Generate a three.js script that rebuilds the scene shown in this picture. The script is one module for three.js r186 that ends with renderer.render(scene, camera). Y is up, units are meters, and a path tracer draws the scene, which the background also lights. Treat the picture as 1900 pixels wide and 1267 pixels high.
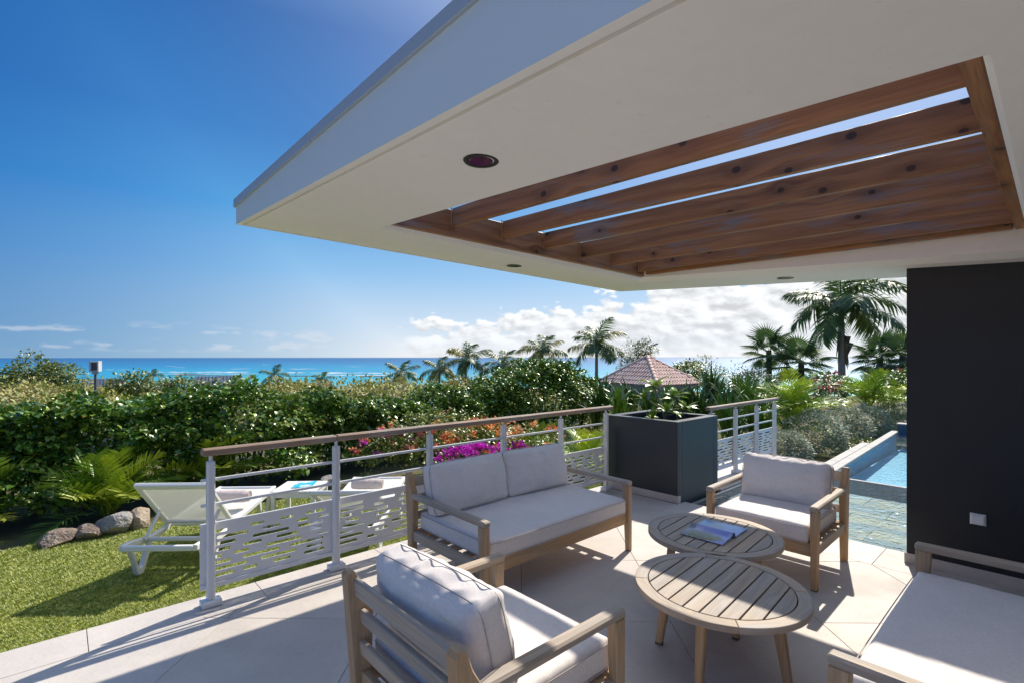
import * as THREE from 'three';
import { mergeGeometries, mergeVertices } from 'three/addons/utils/BufferGeometryUtils.js';

// ------------------------------------------------------------------ camera, sky, sun, exposure
// House axes: b runs along the terrace rail (x), a runs away from the house towards the lawn (-z), h is height above the terrace.
const TH = 47.8 * Math.PI / 180, CB = Math.cos(TH), SB = Math.sin(TH);
const EYE = 1.6, FOCAL = 926;
const scene = new THREE.Scene();
const camera = new THREE.PerspectiveCamera(2 * Math.atan(633.5 / FOCAL) * 180 / Math.PI, 1900 / 1267, 0.05, 90000);
camera.position.set(0, EYE, 0);
camera.lookAt(CB, EYE, -SB);
camera.setViewOffset(1900, 1267, 0, -29.5, 1900, 1267);          // lens shift: the horizon lies a little below the middle
camera.updateProjectionMatrix();

const renderer = new THREE.WebGLRenderer({ antialias: true });
renderer.setSize(1024, 682);
renderer.toneMapping = THREE.LinearToneMapping;
renderer.toneMappingExposure = 1.68;
renderer.shadowMap.enabled = true;

const SUN_EL = 45.2 * Math.PI / 180;
const SUN = new THREE.Vector3(0.962 * Math.cos(SUN_EL), Math.sin(SUN_EL), -0.272 * Math.cos(SUN_EL)).normalize();
const sun = new THREE.DirectionalLight(new THREE.Color().setRGB(1.0, 0.925, 0.81), 3.62);
sun.position.copy(SUN).multiplyScalar(60).add(new THREE.Vector3(3, 0, -3));
sun.target.position.set(3, 0, -3);
sun.castShadow = true; sun.shadow.radius = 1.1; sun.shadow.mapSize.set(4096, 4096);
Object.assign(sun.shadow.camera, { left: -16, right: 16, top: 16, bottom: -16, near: 1, far: 140 });
scene.add(sun, sun.target);

// ------------------------------------------------------------------ helpers: random numbers and noise
function rng(seed) { let s = seed >>> 0; return () => { s = (s + 0x6D2B79F5) >>> 0; let t = s; t = Math.imul(t ^ (t >>> 15), t | 1); t ^= t + Math.imul(t ^ (t >>> 7), t | 61); return ((t ^ (t >>> 14)) >>> 0) / 4294967296; }; }
const R = rng(20240607);
const rr = (lo, hi, r = R) => lo + (hi - lo) * r();
const clamp = (x, lo = 0, hi = 1) => Math.min(hi, Math.max(lo, x));
const lerp = (x, y, t) => x + (y - x) * t;
const sstep = (e0, e1, x) => { const t = clamp((x - e0) / (e1 - e0)); return t * t * (3 - 2 * t); };
const piece = (x, pts) => { if (x <= pts[0][0]) return pts[0][1]; for (let i = 1; i < pts.length; i++) if (x <= pts[i][0]) return lerp(pts[i - 1][1], pts[i][1], (x - pts[i - 1][0]) / (pts[i][0] - pts[i - 1][0])); return pts[pts.length - 1][1]; };
function hash(x, y, z) { let h = Math.imul(x, 374761393) ^ Math.imul(y, 668265263) ^ Math.imul(z, 2147483647 ^ 0x5bd1e995); h = Math.imul(h ^ (h >>> 13), 1274126177); h ^= h >>> 16; return (h >>> 0) / 4294967296; }
const fade = t => t * t * (3 - 2 * t);
function vnoise(x, y, px = 0, py = 0, s = 0) {               // value noise, periodic when px / py are set
  let xi = Math.floor(x), yi = Math.floor(y); const fx = fade(x - xi), fy = fade(y - yi);
  const w = (v, p) => p ? ((v % p) + p) % p : v;
  const x0 = w(xi, px), x1 = w(xi + 1, px), y0 = w(yi, py), y1 = w(yi + 1, py);
  return lerp(lerp(hash(x0, y0, s), hash(x1, y0, s), fx), lerp(hash(x0, y1, s), hash(x1, y1, s), fx), fy);
}
function fbm(x, y, oct = 4, px = 0, py = 0, s = 0) { let v = 0, a = 0.5, n = 0; for (let i = 0; i < oct; i++) { v += a * vnoise(x, y, px, py, s + i * 17); n += a; a *= 0.5; x *= 2; y *= 2; px *= 2; py *= 2; } return v / n; }
function noise3(x, y, z, s = 0) {
  const xi = Math.floor(x), yi = Math.floor(y), zi = Math.floor(z), fx = fade(x - xi), fy = fade(y - yi), fz = fade(z - zi);
  const h = (i, j, k) => hash(xi + i + (zi + k) * 57, yi + j, s + (zi + k) * 131);
  return lerp(lerp(lerp(h(0, 0, 0), h(1, 0, 0), fx), lerp(h(0, 1, 0), h(1, 1, 0), fx), fy), lerp(lerp(h(0, 0, 1), h(1, 0, 1), fx), lerp(h(0, 1, 1), h(1, 1, 1), fx), fy), fz);
}
const fbm3 = (x, y, z, o = 4, s = 0) => { let v = 0, a = 0.5, n = 0; for (let i = 0; i < o; i++) { v += a * noise3(x, y, z, s + i * 13); n += a; a *= 0.5; x *= 2.03; y *= 2.03; z *= 2.03; } return v / n; };

// ------------------------------------------------------------------ sky: air and a bank of cumulus low in the sky
{
  const w = 4096, h = 2048, data = new Float32Array(w * h * 4);
  const K = 1 / renderer.toneMappingExposure;
  const fwd = new THREE.Vector3(CB, 0, -SB), rgt = new THREE.Vector3(SB, 0, CB);
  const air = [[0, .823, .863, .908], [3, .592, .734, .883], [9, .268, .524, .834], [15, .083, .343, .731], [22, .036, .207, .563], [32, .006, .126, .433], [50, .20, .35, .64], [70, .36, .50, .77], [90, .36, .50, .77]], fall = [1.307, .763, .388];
  const col = (el, k) => piece(el, air.map(r => [r[0], r[k]])), dim = (ang, k, e) => Math.exp(-fall[k - 1] * (clamp(ang, 59, 80) - 60) / 20 * sstep(75, 35, e));
  const tops = [[-180, 3.2], [-100, 2.6], [-60, 1.2], [-30, 1.4], [-14, 2.6], [-10.5, 3.9], [-6, 3.9], [-2, 3.8], [1, 4.7], [5, 5.0], [8, 5.4], [10.2, 7.2], [11.6, 7.5], [13, 6.3], [15, 6.9], [17, 9.2], [22, 9.4], [26, 8.8], [28, 9.6], [34, 9.6], [40, 10], [60, 9], [100, 5], [180, 3.2]];
  for (let j = 0; j < h; j++) {
    const el = ((j + .5) / h - .5) * 180, ce = Math.cos(el * Math.PI / 180), se = Math.sin(el * Math.PI / 180);
    for (let i = 0; i < w; i++) {
      const u = ((i + .5) / w - .5) * 2 * Math.PI, x = ce * Math.cos(u), z = ce * Math.sin(u), o = (j * w + i) * 4;
      const e = Math.max(0, el), ang = Math.acos(clamp(x * SUN.x + se * SUN.y + z * SUN.z, -1, 1)) * 180 / Math.PI;
      let r = col(e, 1) * dim(ang, 1, e), g = col(e, 2) * dim(ang, 2, e), bl = col(e, 3) * dim(ang, 3, e);
      const az = Math.atan2(x * rgt.x + z * rgt.z, x * fwd.x + z * fwd.z) * 180 / Math.PI;
      const glow = Math.exp(-Math.pow(ang / 22, 1.5)); r += 1.25 * glow; g += 1.15 * glow; bl += 1.0 * glow; r = Math.min(r, 2.2); g = Math.min(g, 2.0); bl = Math.min(bl, 1.9);
      if (el > -1 && el < 14) {                               // clouds
        const q = az * .30, v = e * .52;
        const top = piece(az, tops), base = 1.4;
        const n = fbm(q * 1.3 + 40, v * 1.5 + 3, 6, 0, 0, 5), n2 = fbm(q * 5.2, v * 6.5, 4, 0, 0, 9);
        let d = (top - e) / 2.2 + (n - .5) * 2.6 + (n2 - .5) * .75 - .15;
        d = Math.min(d, 1.6);
        const bankOn = sstep(-14, -9, az + (n - .5) * 6) * (1 - .6 * sstep(60, 110, Math.abs(az)));
        let c = sstep(0, .30, d) * bankOn;
        c *= lerp(1, .55, sstep(2.6, .8, e));
        const lit = (fbm((q + .16) * 1.3 + 40, (v + .22) * 1.5 + 3, 6, 0, 0, 5) - n) * 3.4 + (fbm((q + .05) * 5.2, (v + .07) * 6.5, 4, 0, 0, 9) - n2) * .6;
        const sh = clamp(.93 - lit * .34 - .07 * sstep(.6, 1.6, d), .66, 1.04);
        const hz = sstep(5, 0, e) * .35;
        const cr = lerp(sh * 1.02, r, hz), cg = lerp(sh * 1.03, g, hz), cb = lerp(sh * 1.05, bl, hz);
        r = lerp(r, cr, c * .95); g = lerp(g, cg, c * .95); bl = lerp(bl, cb, c * .95);
        // a few thin scraps of cloud over the open sea
        const wz = fbm(az * .33 + 11, e * 1.7 + 7, 5, 0, 0, 31), sc = sstep(.60, .74, wz) * sstep(.4, 1.0, e) * sstep(3.6, 2.2, e) * .45 * (1 - bankOn);
        r = lerp(r, .74, sc); g = lerp(g, .78, sc); bl = lerp(bl, .85, sc);
      }
      data[o] = r * K; data[o + 1] = g * K; data[o + 2] = bl * K; data[o + 3] = 1;
    }
  }
  const t = new THREE.DataTexture(data, w, h, THREE.RGBAFormat, THREE.FloatType);
  t.mapping = THREE.EquirectangularReflectionMapping; t.magFilter = t.minFilter = THREE.LinearFilter; t.needsUpdate = true;
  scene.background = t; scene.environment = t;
}

// ------------------------------------------------------------------ helpers: objects
const used = new Map();
const numbered = n => { const k = used.get(n) || 0; used.set(n, k + 1); return k ? `${n}_${String(k).padStart(3, '0')}` : n; };
const P = (b, h, a) => new THREE.Vector3(b, h, -a);
const cam2house = (X, Z) => [Z * CB + X * SB, Z * SB - X * CB];   // metres to the side of and ahead of the eye -> b, a
const ground2 = (x, y, h) => { const Z = FOCAL * (EYE - h) / (y - 663), X = (x - 950) * Z / FOCAL; const [b, a] = cam2house(X, Z); return P(b, h, a); };
const spot = (x, y, Z) => { const X = (x - 950) * Z / FOCAL, [b, a] = cam2house(X, Z); return P(b, EYE - (y - 663) * Z / FOCAL, a); };
function thing(name, label, category, pos = [0, 0, 0], turn = 0, group) {
  const o = new THREE.Group(); o.name = numbered(name); scene.add(o);
  o.position.set(...(pos.isVector3 ? pos.toArray() : pos)); o.rotation.y = turn; o.userData = { label, category }; if (group) o.userData.group = group;
  return o;
}
function part(parent, name, geo, mat, pos, rot) {
  const m = new THREE.Mesh(geo, mat); m.name = name; m.castShadow = m.receiveShadow = true;
  if (pos) m.position.set(...(pos.isVector3 ? pos.toArray() : pos)); if (rot) m.rotation.set(...rot);
  parent.add(m); return m;
}
function struct(name, geo, mat) { const m = part(scene, numbered(name), geo, mat); m.userData = { kind: 'structure' }; return m; }
function copyOf(src, name, label, pos, turn, group) { const c = src.clone(); c.name = numbered(name); c.userData = { ...src.userData, label }; if (group) c.userData.group = group; c.position.set(...(pos.isVector3 ? pos.toArray() : pos)); c.rotation.y = turn; scene.add(c); return c; }
const M4 = new THREE.Matrix4(), Q = new THREE.Quaternion(), E3 = new THREE.Euler();
function scatter(parent, name, geo, mat, list) {              // list of { p: Vector3, q: Quaternion, s: number | Vector3, c: Color }
  const m = new THREE.InstancedMesh(geo, mat, list.length); m.name = name; m.castShadow = m.receiveShadow = true;
  const sv = new THREE.Vector3();
  list.forEach((t, i) => { typeof t.s === 'number' ? sv.setScalar(t.s) : sv.copy(t.s); m.setMatrixAt(i, M4.compose(t.p, t.q, sv)); if (t.c) m.setColorAt(i, t.c); });
  m.userData.kind = 'stuff'; parent.add(m); return m;
}
// planar uv in metres along the grain, for any geometry
function grainUV(g, ax = 0, off, sc = 1) {
  g = g.index ? g.toNonIndexed() : g; const p = g.attributes.position, n = p.count, uv = new Float32Array(n * 2); off = off || [R() * 7, R() * 7];
  const A = new THREE.Vector3(), B = new THREE.Vector3(), C = new THREE.Vector3();
  for (let i = 0; i < n; i += 3) {
    A.fromBufferAttribute(p, i); B.fromBufferAttribute(p, i + 1); C.fromBufferAttribute(p, i + 2);
    const N = B.clone().sub(A).cross(C.clone().sub(A)), w = [Math.abs(N.x), Math.abs(N.y), Math.abs(N.z)], d = w.indexOf(Math.max(...w));
    const o = [0, 1, 2].filter(k => k !== d); let u = ax, v; if (d === ax) { u = o[0]; v = o[1]; } else v = o.find(k => k !== ax);
    [A, B, C].forEach((q, k) => { const c = [q.x, q.y, q.z]; uv[(i + k) * 2] = c[u] * sc + off[0]; uv[(i + k) * 2 + 1] = c[v] * sc + off[1]; });
  }
  g.setAttribute('uv', new THREE.BufferAttribute(uv, 2)); return g;
}
function flatGeo(pos) { const g = new THREE.BufferGeometry(); g.setAttribute('position', new THREE.Float32BufferAttribute(pos, 3)); g.computeVertexNormals(); return g; }
// chamfered box, optional shape function moving every corner
function cbox(sx, sy, sz, c = .004, grain, fn) {
  const H = [sx / 2, sy / 2, sz / 2]; c = Math.min(c, ...H.map(v => v * .45));
  const vt = (s, k) => { const q = [0, 1, 2].map(i => s[i] * (i === k ? H[i] : H[i] - c)); if (fn) { const t = new THREE.Vector3(...q); fn(t); return [t.x, t.y, t.z]; } return q; };
  const out = [], tri = (A, B, C, ctr) => { const ab = [0, 1, 2].map(i => B[i] - A[i]), ac = [0, 1, 2].map(i => C[i] - A[i]); const n = [ab[1] * ac[2] - ab[2] * ac[1], ab[2] * ac[0] - ab[0] * ac[2], ab[0] * ac[1] - ab[1] * ac[0]]; out.push(...A, ...(n[0] * ctr[0] + n[1] * ctr[1] + n[2] * ctr[2] > 0 ? [...B, ...C] : [...C, ...B])); };
  const quad = (A, B, C, D, ctr) => { tri(A, B, C, ctr); tri(A, C, D, ctr); };
  for (let k = 0; k < 3; k++) for (const s of [-1, 1]) { const [i, j] = [0, 1, 2].filter(q => q !== k), S = (si, sj) => { const v = [0, 0, 0]; v[k] = s; v[i] = si; v[j] = sj; return v; }, ctr = [0, 0, 0]; ctr[k] = s; quad(vt(S(-1, -1), k), vt(S(1, -1), k), vt(S(1, 1), k), vt(S(-1, 1), k), ctr); }
  for (let k = 0; k < 3; k++) { const [i, j] = [0, 1, 2].filter(q => q !== k); for (const si of [-1, 1]) for (const sj of [-1, 1]) { const S = sk => { const v = [0, 0, 0]; v[k] = sk; v[i] = si; v[j] = sj; return v; }, ctr = [0, 0, 0]; ctr[i] = si; ctr[j] = sj; quad(vt(S(-1), i), vt(S(1), i), vt(S(1), j), vt(S(-1), j), ctr); } }
  for (const x of [-1, 1]) for (const y of [-1, 1]) for (const z of [-1, 1]) tri(vt([x, y, z], 0), vt([x, y, z], 1), vt([x, y, z], 2), [x, y, z]);
  const g = flatGeo(out); return grainUV(g, grain ?? H.indexOf(Math.max(...H)));
}
const moved = (g, x, y, z) => g.translate(x, y, z);
// a profile given as [z, y] points, thickness along x, edges rounded
function profile(pts, thick, bev = .004, grain = 1) {
  const s = new THREE.Shape(pts.map(p => new THREE.Vector2(p[0], p[1])));
  let g = new THREE.ExtrudeGeometry(s, { depth: thick - 2 * bev, bevelEnabled: true, bevelThickness: bev, bevelSize: bev, bevelOffset: -bev, bevelSegments: 1, curveSegments: 6 });
  g.translate(0, 0, -(thick - 2 * bev) / 2); g.rotateY(-Math.PI / 2);     // shape x -> +z, depth -> x
  return grainUV(g, grain);
}
function tube(pts, r, seg = 12, rad = 7, tip = 1) {           // tapered round tube
  const c = new THREE.CatmullRomCurve3(pts), g = new THREE.TubeGeometry(c, seg, 1, rad, false), p = g.attributes.position, nrm = g.attributes.normal;
  for (let i = 0; i <= seg; i++) { const q = c.getPointAt(i / seg), k = lerp(r, r * tip, i / seg); for (let j = 0; j <= rad; j++) { const m = i * (rad + 1) + j; p.setXYZ(m, q.x + nrm.getX(m) * k, q.y + nrm.getY(m) * k, q.z + nrm.getZ(m) * k); } }
  return g;
}
// ------------------------------------------------------------------ textures and materials
const toS = c => { c = clamp(c); return 255 * (c <= .0031308 ? c * 12.92 : 1.055 * Math.pow(c, 1 / 2.4) - .055); };
function tex(w, h, fn, srgb = true, rep = [1, 1]) {
  const d = new Uint8Array(w * h * 4);
  for (let j = 0; j < h; j++) for (let i = 0; i < w; i++) { const c = fn(i / w, j / h), o = (j * w + i) * 4; if (srgb) { d[o] = toS(c[0]); d[o + 1] = toS(c[1]); d[o + 2] = toS(c[2]); } else { const v = 255 * clamp(typeof c === 'number' ? c : c[0]); d[o] = d[o + 1] = d[o + 2] = v; } d[o + 3] = 255; }
  const t = new THREE.DataTexture(d, w, h, THREE.RGBAFormat); t.wrapS = t.wrapT = THREE.RepeatWrapping; t.magFilter = THREE.LinearFilter; t.minFilter = THREE.LinearMipmapLinearFilter; t.generateMipmaps = true; t.repeat.set(...rep); if (srgb) t.colorSpace = THREE.SRGBColorSpace; t.needsUpdate = true; return t;
}
const rgb = (r, g, b) => new THREE.Color().setRGB(r, g, b);
const mat = (c, o = {}) => new THREE.MeshStandardMaterial({ color: rgb(...c), roughness: .7, side: THREE.DoubleSide, ...o });
const phys = (c, o = {}) => new THREE.MeshPhysicalMaterial({ color: rgb(...c), roughness: .6, side: THREE.DoubleSide, ...o });
const mix3 = (p, q, t) => [lerp(p[0], q[0], t), lerp(p[1], q[1], t), lerp(p[2], q[2], t)];

// weathered teak: u runs along the grain, one repeat = 1.4 m x 0.7 m
const teakGrain = (u, v) => { const warp = fbm(u * 3, v * 6, 3, 3, 6, 2) * .22; return { fine: fbm(u * 10, v * 170, 3, 10, 170, 4), band: fbm(u * 2, (v + warp) * 26, 4, 2, 0, 6), blot: fbm(u * 5, v * 7, 4, 5, 7, 8) }; };
function teakTex(warm, grey, bias) {
  return tex(1024, 512, (u, v) => { const g = teakGrain(u, v), t = clamp(bias + (g.blot - .5) * 1.5 + (g.fine - .5) * .35); let c = mix3(warm, grey, t); const k = .66 + .42 * g.band + .28 * (g.fine - .5); return c.map(x => x * k); }, true, [1 / 1.4, 1 / .7]);
}
const teakBump = tex(1024, 512, (u, v) => { const g = teakGrain(u, v); return .5 + (g.fine - .5) * .9; }, false, [1 / 1.4, 1 / .7]);
const teakWarm = mat([1, 1, 1], { map: teakTex([.56, .345, .175], [.46, .36, .25], .25), bumpMap: teakBump, bumpScale: .0012, roughness: .62 });
const teakGrey = mat([1, 1, 1], { map: teakTex([.54, .40, .265], [.44, .385, .33], .58), bumpMap: teakBump, bumpScale: .0014, roughness: .66 });
const railTeak = mat([1, 1, 1], { map: teakTex([.30, .17, .095], [.36, .30, .25], .55), bumpMap: teakBump, bumpScale: .0014, roughness: .6 });
const gapShade = mat([.012, .01, .009], { roughness: .9 });
const legTip = mat([.10, .085, .07], { roughness: .85 });
// stained pine with knots and worn grey patches, one repeat = 3.4 m x 0.85 m
const knots = Array.from({ length: 26 }, () => [R(), R(), rr(.010, .024), rr(.7, 1.4)]);
const pineTex = tex(2048, 512, (u, v) => {
  let du = 0, dv = 0, dark = 0;
  for (const [ku, kv, r, s] of knots) { let x = u - ku, y = v - kv; x -= Math.round(x); y -= Math.round(y); x *= 3.4; y *= .85; const d = Math.hypot(x * .75, y), q = Math.exp(-Math.pow(d / (r * 2.6), 2)); dv += q * y * -14 * s; dark = Math.max(dark, sstep(r * 1.25, r * .55, d) * .9, .45 * Math.exp(-Math.pow(Math.hypot(x * .35, y) / (r * 1.9), 2))); }
  const warp = fbm(u * 4, v * 4, 3, 4, 4, 21) * .16, ring = fbm(u * 3, (v + warp) * 22 + dv * 3, 4, 3, 0, 23), fine = fbm(u * 24, v * 150, 2, 24, 150, 25);
  const wear = sstep(.56, .70, fbm(u * 9, v * 7, 5, 9, 7, 27) + (fine - .5) * .30), rub = sstep(.62, .72, fbm(u * 16, v * 46, 3, 16, 46, 29) * .6 + fbm(u * 5, v * 4, 3, 5, 4, 30) * .42);
  let c = mix3([.43, .205, .082], [.205, .088, .036], clamp(ring * 1.5 - .25)); c = c.map(x => x * (.8 + .4 * fine));
  c = mix3(c, [.215, .200, .195], wear * .62 + rub * .35); return mix3(c, [.020, .012, .010], dark);
}, true, [1 / 3.4, 1 / .85]);
const pineBump = tex(1024, 256, (u, v) => fbm(u * 24, v * 110, 3, 24, 110, 25), false, [1 / 3.4, 1 / .85]);
const pine = mat([1, 1, 1], { map: pineTex, bumpMap: pineBump, bumpScale: .002, roughness: .52 });
const pineCut = mat([.42, .27, .15], { roughness: .8 });
// floor tiles: pale concrete look
const tileTex = tex(1024, 1024, (u, v) => { const n = fbm(u * 5, v * 5, 5, 5, 5, 41), f = fbm(u * 90, v * 90, 2, 90, 90, 43), m = fbm(u * 14, v * 14, 4, 14, 14, 45); const sp = sstep(.80, .86, vnoise(u * 160, v * 160, 160, 160, 46)) * .05, line = sstep(.035, 0, Math.abs(fbm(u * 3, v * 3, 5, 3, 3, 47) - .5)) * .03; const k = .90 + (n - .5) * .22 + (m - .5) * .10 + (f - .5) * .07 - sp + line; return [.600 * k, .550 * k, .503 * k]; }, true, [1 / 1.8, 1 / 1.8]);
const tileBump = tex(512, 512, (u, v) => fbm(u * 60, v * 60, 3, 60, 60, 48), false, [1 / .9, 1 / .9]);
const tileRough = tex(512, 512, (u, v) => .52 + .25 * fbm(u * 9, v * 9, 4, 9, 9, 49), false, [1 / 1.8, 1 / 1.8]);
const tileMats = [[1, 1, 1], [.965, .965, .97], [1.0, .985, .965]].map(c => mat(c, { map: tileTex, bumpMap: tileBump, bumpScale: .0008, roughness: 1, roughnessMap: tileRough }));
const grout = mat([.20, .17, .145], { roughness: .95 });
// painted plaster
const plasterTex = tex(1024, 1024, (u, v) => { const n = fbm(u * 4, v * 4, 5, 4, 4, 51), f = fbm(u * 60, v * 60, 2, 60, 60, 52), sp = sstep(.93, .97, vnoise(u * 70, v * 70, 70, 70, 53)) * .06; const k = .965 + (n - .5) * .07 + (f - .5) * .03 - sp; return [.91 * k, .87 * k, .80 * k]; }, true, [1 / 2.6, 1 / 2.6]);
const plasterBump = tex(512, 512, (u, v) => .6 * fbm(u * 6, v * 6, 4, 6, 6, 55) + .4 * fbm(u * 70, v * 70, 2, 70, 70, 56), false, [1 / 1.3, 1 / 1.3]);
const plaster = mat([1, 1, 1], { map: plasterTex, bumpMap: plasterBump, bumpScale: .0016, roughness: .82 });
const fasciaSkyTint = mat([.62, .70, .745], { bumpMap: plasterBump, bumpScale: .0012, roughness: .6 });  // same paint as the soffit, blue skylight put into the colour
const capMetal = mat([.42, .47, .52], { roughness: .45, metalness: .15 });
const slateTex = tex(512, 512, (u, v) => { const n = fbm(u * 4, v * 4, 4, 4, 4, 61), f = fbm(u * 40, v * 40, 2, 40, 40, 62), k = .9 + .25 * (n - .5) + .1 * (f - .5); return [.030 * k, .036 * k, .046 * k]; }, true, [1 / 1.1, 1 / 1.1]);
const slatePaint = mat([1, 1, 1], { map: slateTex, bumpMap: plasterBump, bumpScale: .0008, roughness: .42 });
const wallPaint = mat([.40, .40, .43], { map: slateTex, bumpMap: plasterBump, bumpScale: .0008, roughness: .55 });
const whiteMetal = mat([.74, .745, .75], { roughness: .34 });
const whiteResin = mat([.80, .80, .79], { roughness: .42 });
const slingMat = phys([.80, .79, .74], { roughness: .75, transmission: .22, thickness: 0, bumpMap: null });
const fabricBump = tex(512, 512, (u, v) => .5 + .25 * Math.sin(u * 2 * Math.PI * 128) * Math.sin(v * 2 * Math.PI * 128) + .35 * (fbm(u * 40, v * 40, 3, 40, 40, 65) - .5), false, [1 / .22, 1 / .22]);
const fabricTex = tex(512, 512, (u, v) => { const n = fbm(u * 5, v * 5, 4, 5, 5, 66), f = fbm(u * 120, v * 120, 2, 120, 120, 67), k = .95 + .10 * (n - .5) + .16 * (f - .5); return [.790 * k, .735 * k, .700 * k]; }, true, [1 / .8, 1 / .8]);
const fabric = mat([1, 1, 1], { map: fabricTex, bumpMap: fabricBump, bumpScale: .0006, roughness: .92 });
const seamMat = mat([.45, .41, .39], { roughness: .95 });
const towelBump = tex(256, 256, (u, v) => fbm(u * 60, v * 60, 3, 60, 60, 68), false, [1 / .2, 1 / .2]);
const towelMat = mat([.70, .60, .57], { bumpMap: towelBump, bumpScale: .004, roughness: 1 });
const blackTrim = mat([.012, .012, .013], { roughness: .4 });
const stoneCop = mat([1, 1, 1], { map: tex(512, 512, (u, v) => { const k = .85 + .45 * (fbm(u * 7, v * 7, 5, 7, 7, 71) - .5) + .12 * (fbm(u * 70, v * 70, 2, 70, 70, 72) - .5); return [.33 * k, .325 * k, .315 * k]; }, true, [1, 1]), roughness: .6 });
const leafMat = (c, o = {}) => phys(c, { roughness: .38, transmission: .45, thickness: 0, ...o });
const barkMat = mat([.11, .088, .065], { roughness: .95 });
// ------------------------------------------------------------------ terrace
function slab(name, b0, b1, h0, h1, a0, a1, m, parent) { const g = cbox(b1 - b0, h1 - h0, a1 - a0, .003); g.translate((b0 + b1) / 2, (h0 + h1) / 2, -(a0 + a1) / 2); if (!parent) return struct(name, g, m); return part(parent, name, g, m); }
{
  const bed = mergeGeometries([cbox(11.0, .33, 7.065, .002).translate(-.5, -.177, -.3325), cbox(.148, .33, 6.02, .002).translate(5.075, -.177, .19)]);
  const floor = struct('terrace_floor', bed, grout);
  // tiles: a 45-degree field with border rows along the rail and the pool
  const clip = (poly, f) => { const o = []; poly.forEach((p, i) => { const q = poly[(i + 1) % poly.length], x = f(p), y = f(q); if (x >= 0) o.push(p); if (x * y < 0) { const t = x / (x - y); o.push([lerp(p[0], q[0], t), lerp(p[1], q[1], t)]); } }); return o; };
  const tr = rng(5);
  function tile(poly) {                                   // poly in (b, a), counter-clockwise or not
    const n = poly.length; if (n < 3) return;
    let area = 0; poly.forEach((p, i) => { const q = poly[(i + 1) % n]; area += p[0] * q[1] - p[1] * q[0]; }); if (Math.abs(area) < .01) return; if (area < 0) poly = poly.slice().reverse();
    const inset = (d) => poly.map((p, i) => { const q = poly[(i + n - 1) % n], r = poly[(i + 1) % n]; const e1 = [p[0] - q[0], p[1] - q[1]], e2 = [r[0] - p[0], r[1] - p[1]], l1 = Math.hypot(...e1), l2 = Math.hypot(...e2); const n1 = [-e1[1] / l1, e1[0] / l1], n2 = [-e2[1] / l2, e2[0] / l2], k = 1 + n1[0] * n2[0] + n1[1] * n2[1]; return [p[0] + d * (n1[0] + n2[0]) / k, p[1] + d * (n1[1] + n2[1]) / k]; });
    const lo = inset(.0016), hi = inset(.0030), y = (tr() - .5) * .0006, pos = [];
    for (let i = 1; i < n - 1; i++) for (const k of [0, i, i + 1]) pos.push(hi[k][0], y, -hi[k][1]);
    for (let i = 0; i < n; i++) { const j = (i + 1) % n, A = [lo[i][0], y - .0016, -lo[i][1]], B = [lo[j][0], y - .0016, -lo[j][1]], C = [hi[j][0], y, -hi[j][1]], D = [hi[i][0], y, -hi[i][1]], E = [lo[i][0], -.0125, -lo[i][1]], F = [lo[j][0], -.0125, -lo[j][1]]; pos.push(...A, ...B, ...C, ...A, ...C, ...D, ...E, ...F, ...B, ...E, ...B, ...A); }
    part(floor, 'tile', grainUV(flatGeo(pos), tr() < .5 ? 0 : 2, [tr() * 2, tr() * 2]), tileMats[Math.floor(tr() * 3)]);
  }
  const rot = (46.9) * Math.PI / 180, c = Math.cos(rot), s = Math.sin(rot);
  for (let i = -10; i <= 9; i++) for (let j = -8; j <= 9; j++) {
    const X = -1.80 + .905 * (i + 2), Z = 3.04 + .915 * (j - 3);
    let q = [[X, Z], [X + .905, Z], [X + .905, Z + .915], [X, Z + .915]].map(([x, z]) => [z * c + x * s, z * s - x * c]);
    q = clip(q, p => p[0] + 5.9); q = clip(q, p => 4.655 - p[0]); q = clip(q, p => p[1] + 3.15); q = clip(q, p => 3.555 - p[1]); tile(q);
  }
  for (let k = -6; k < 6; k++) { const x0 = .115 + .915 * k, x1 = Math.min(x0 + .915, 5.0); if (x0 < 5) tile([[x0, 3.555], [x1, 3.555], [x1, 3.868], [x0, 3.868]]); }
  for (let k = 0; k < 7; k++) { const a1 = 2.82 - .915 * k, a0 = a1 - .915; tile([[4.655, a0], [5.15, a0], [5.15, a1], [4.655, a1]]); }
  tile([[4.655, 2.82], [5.0, 2.82], [5.0, 3.555], [4.655, 3.555]]);
}

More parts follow.
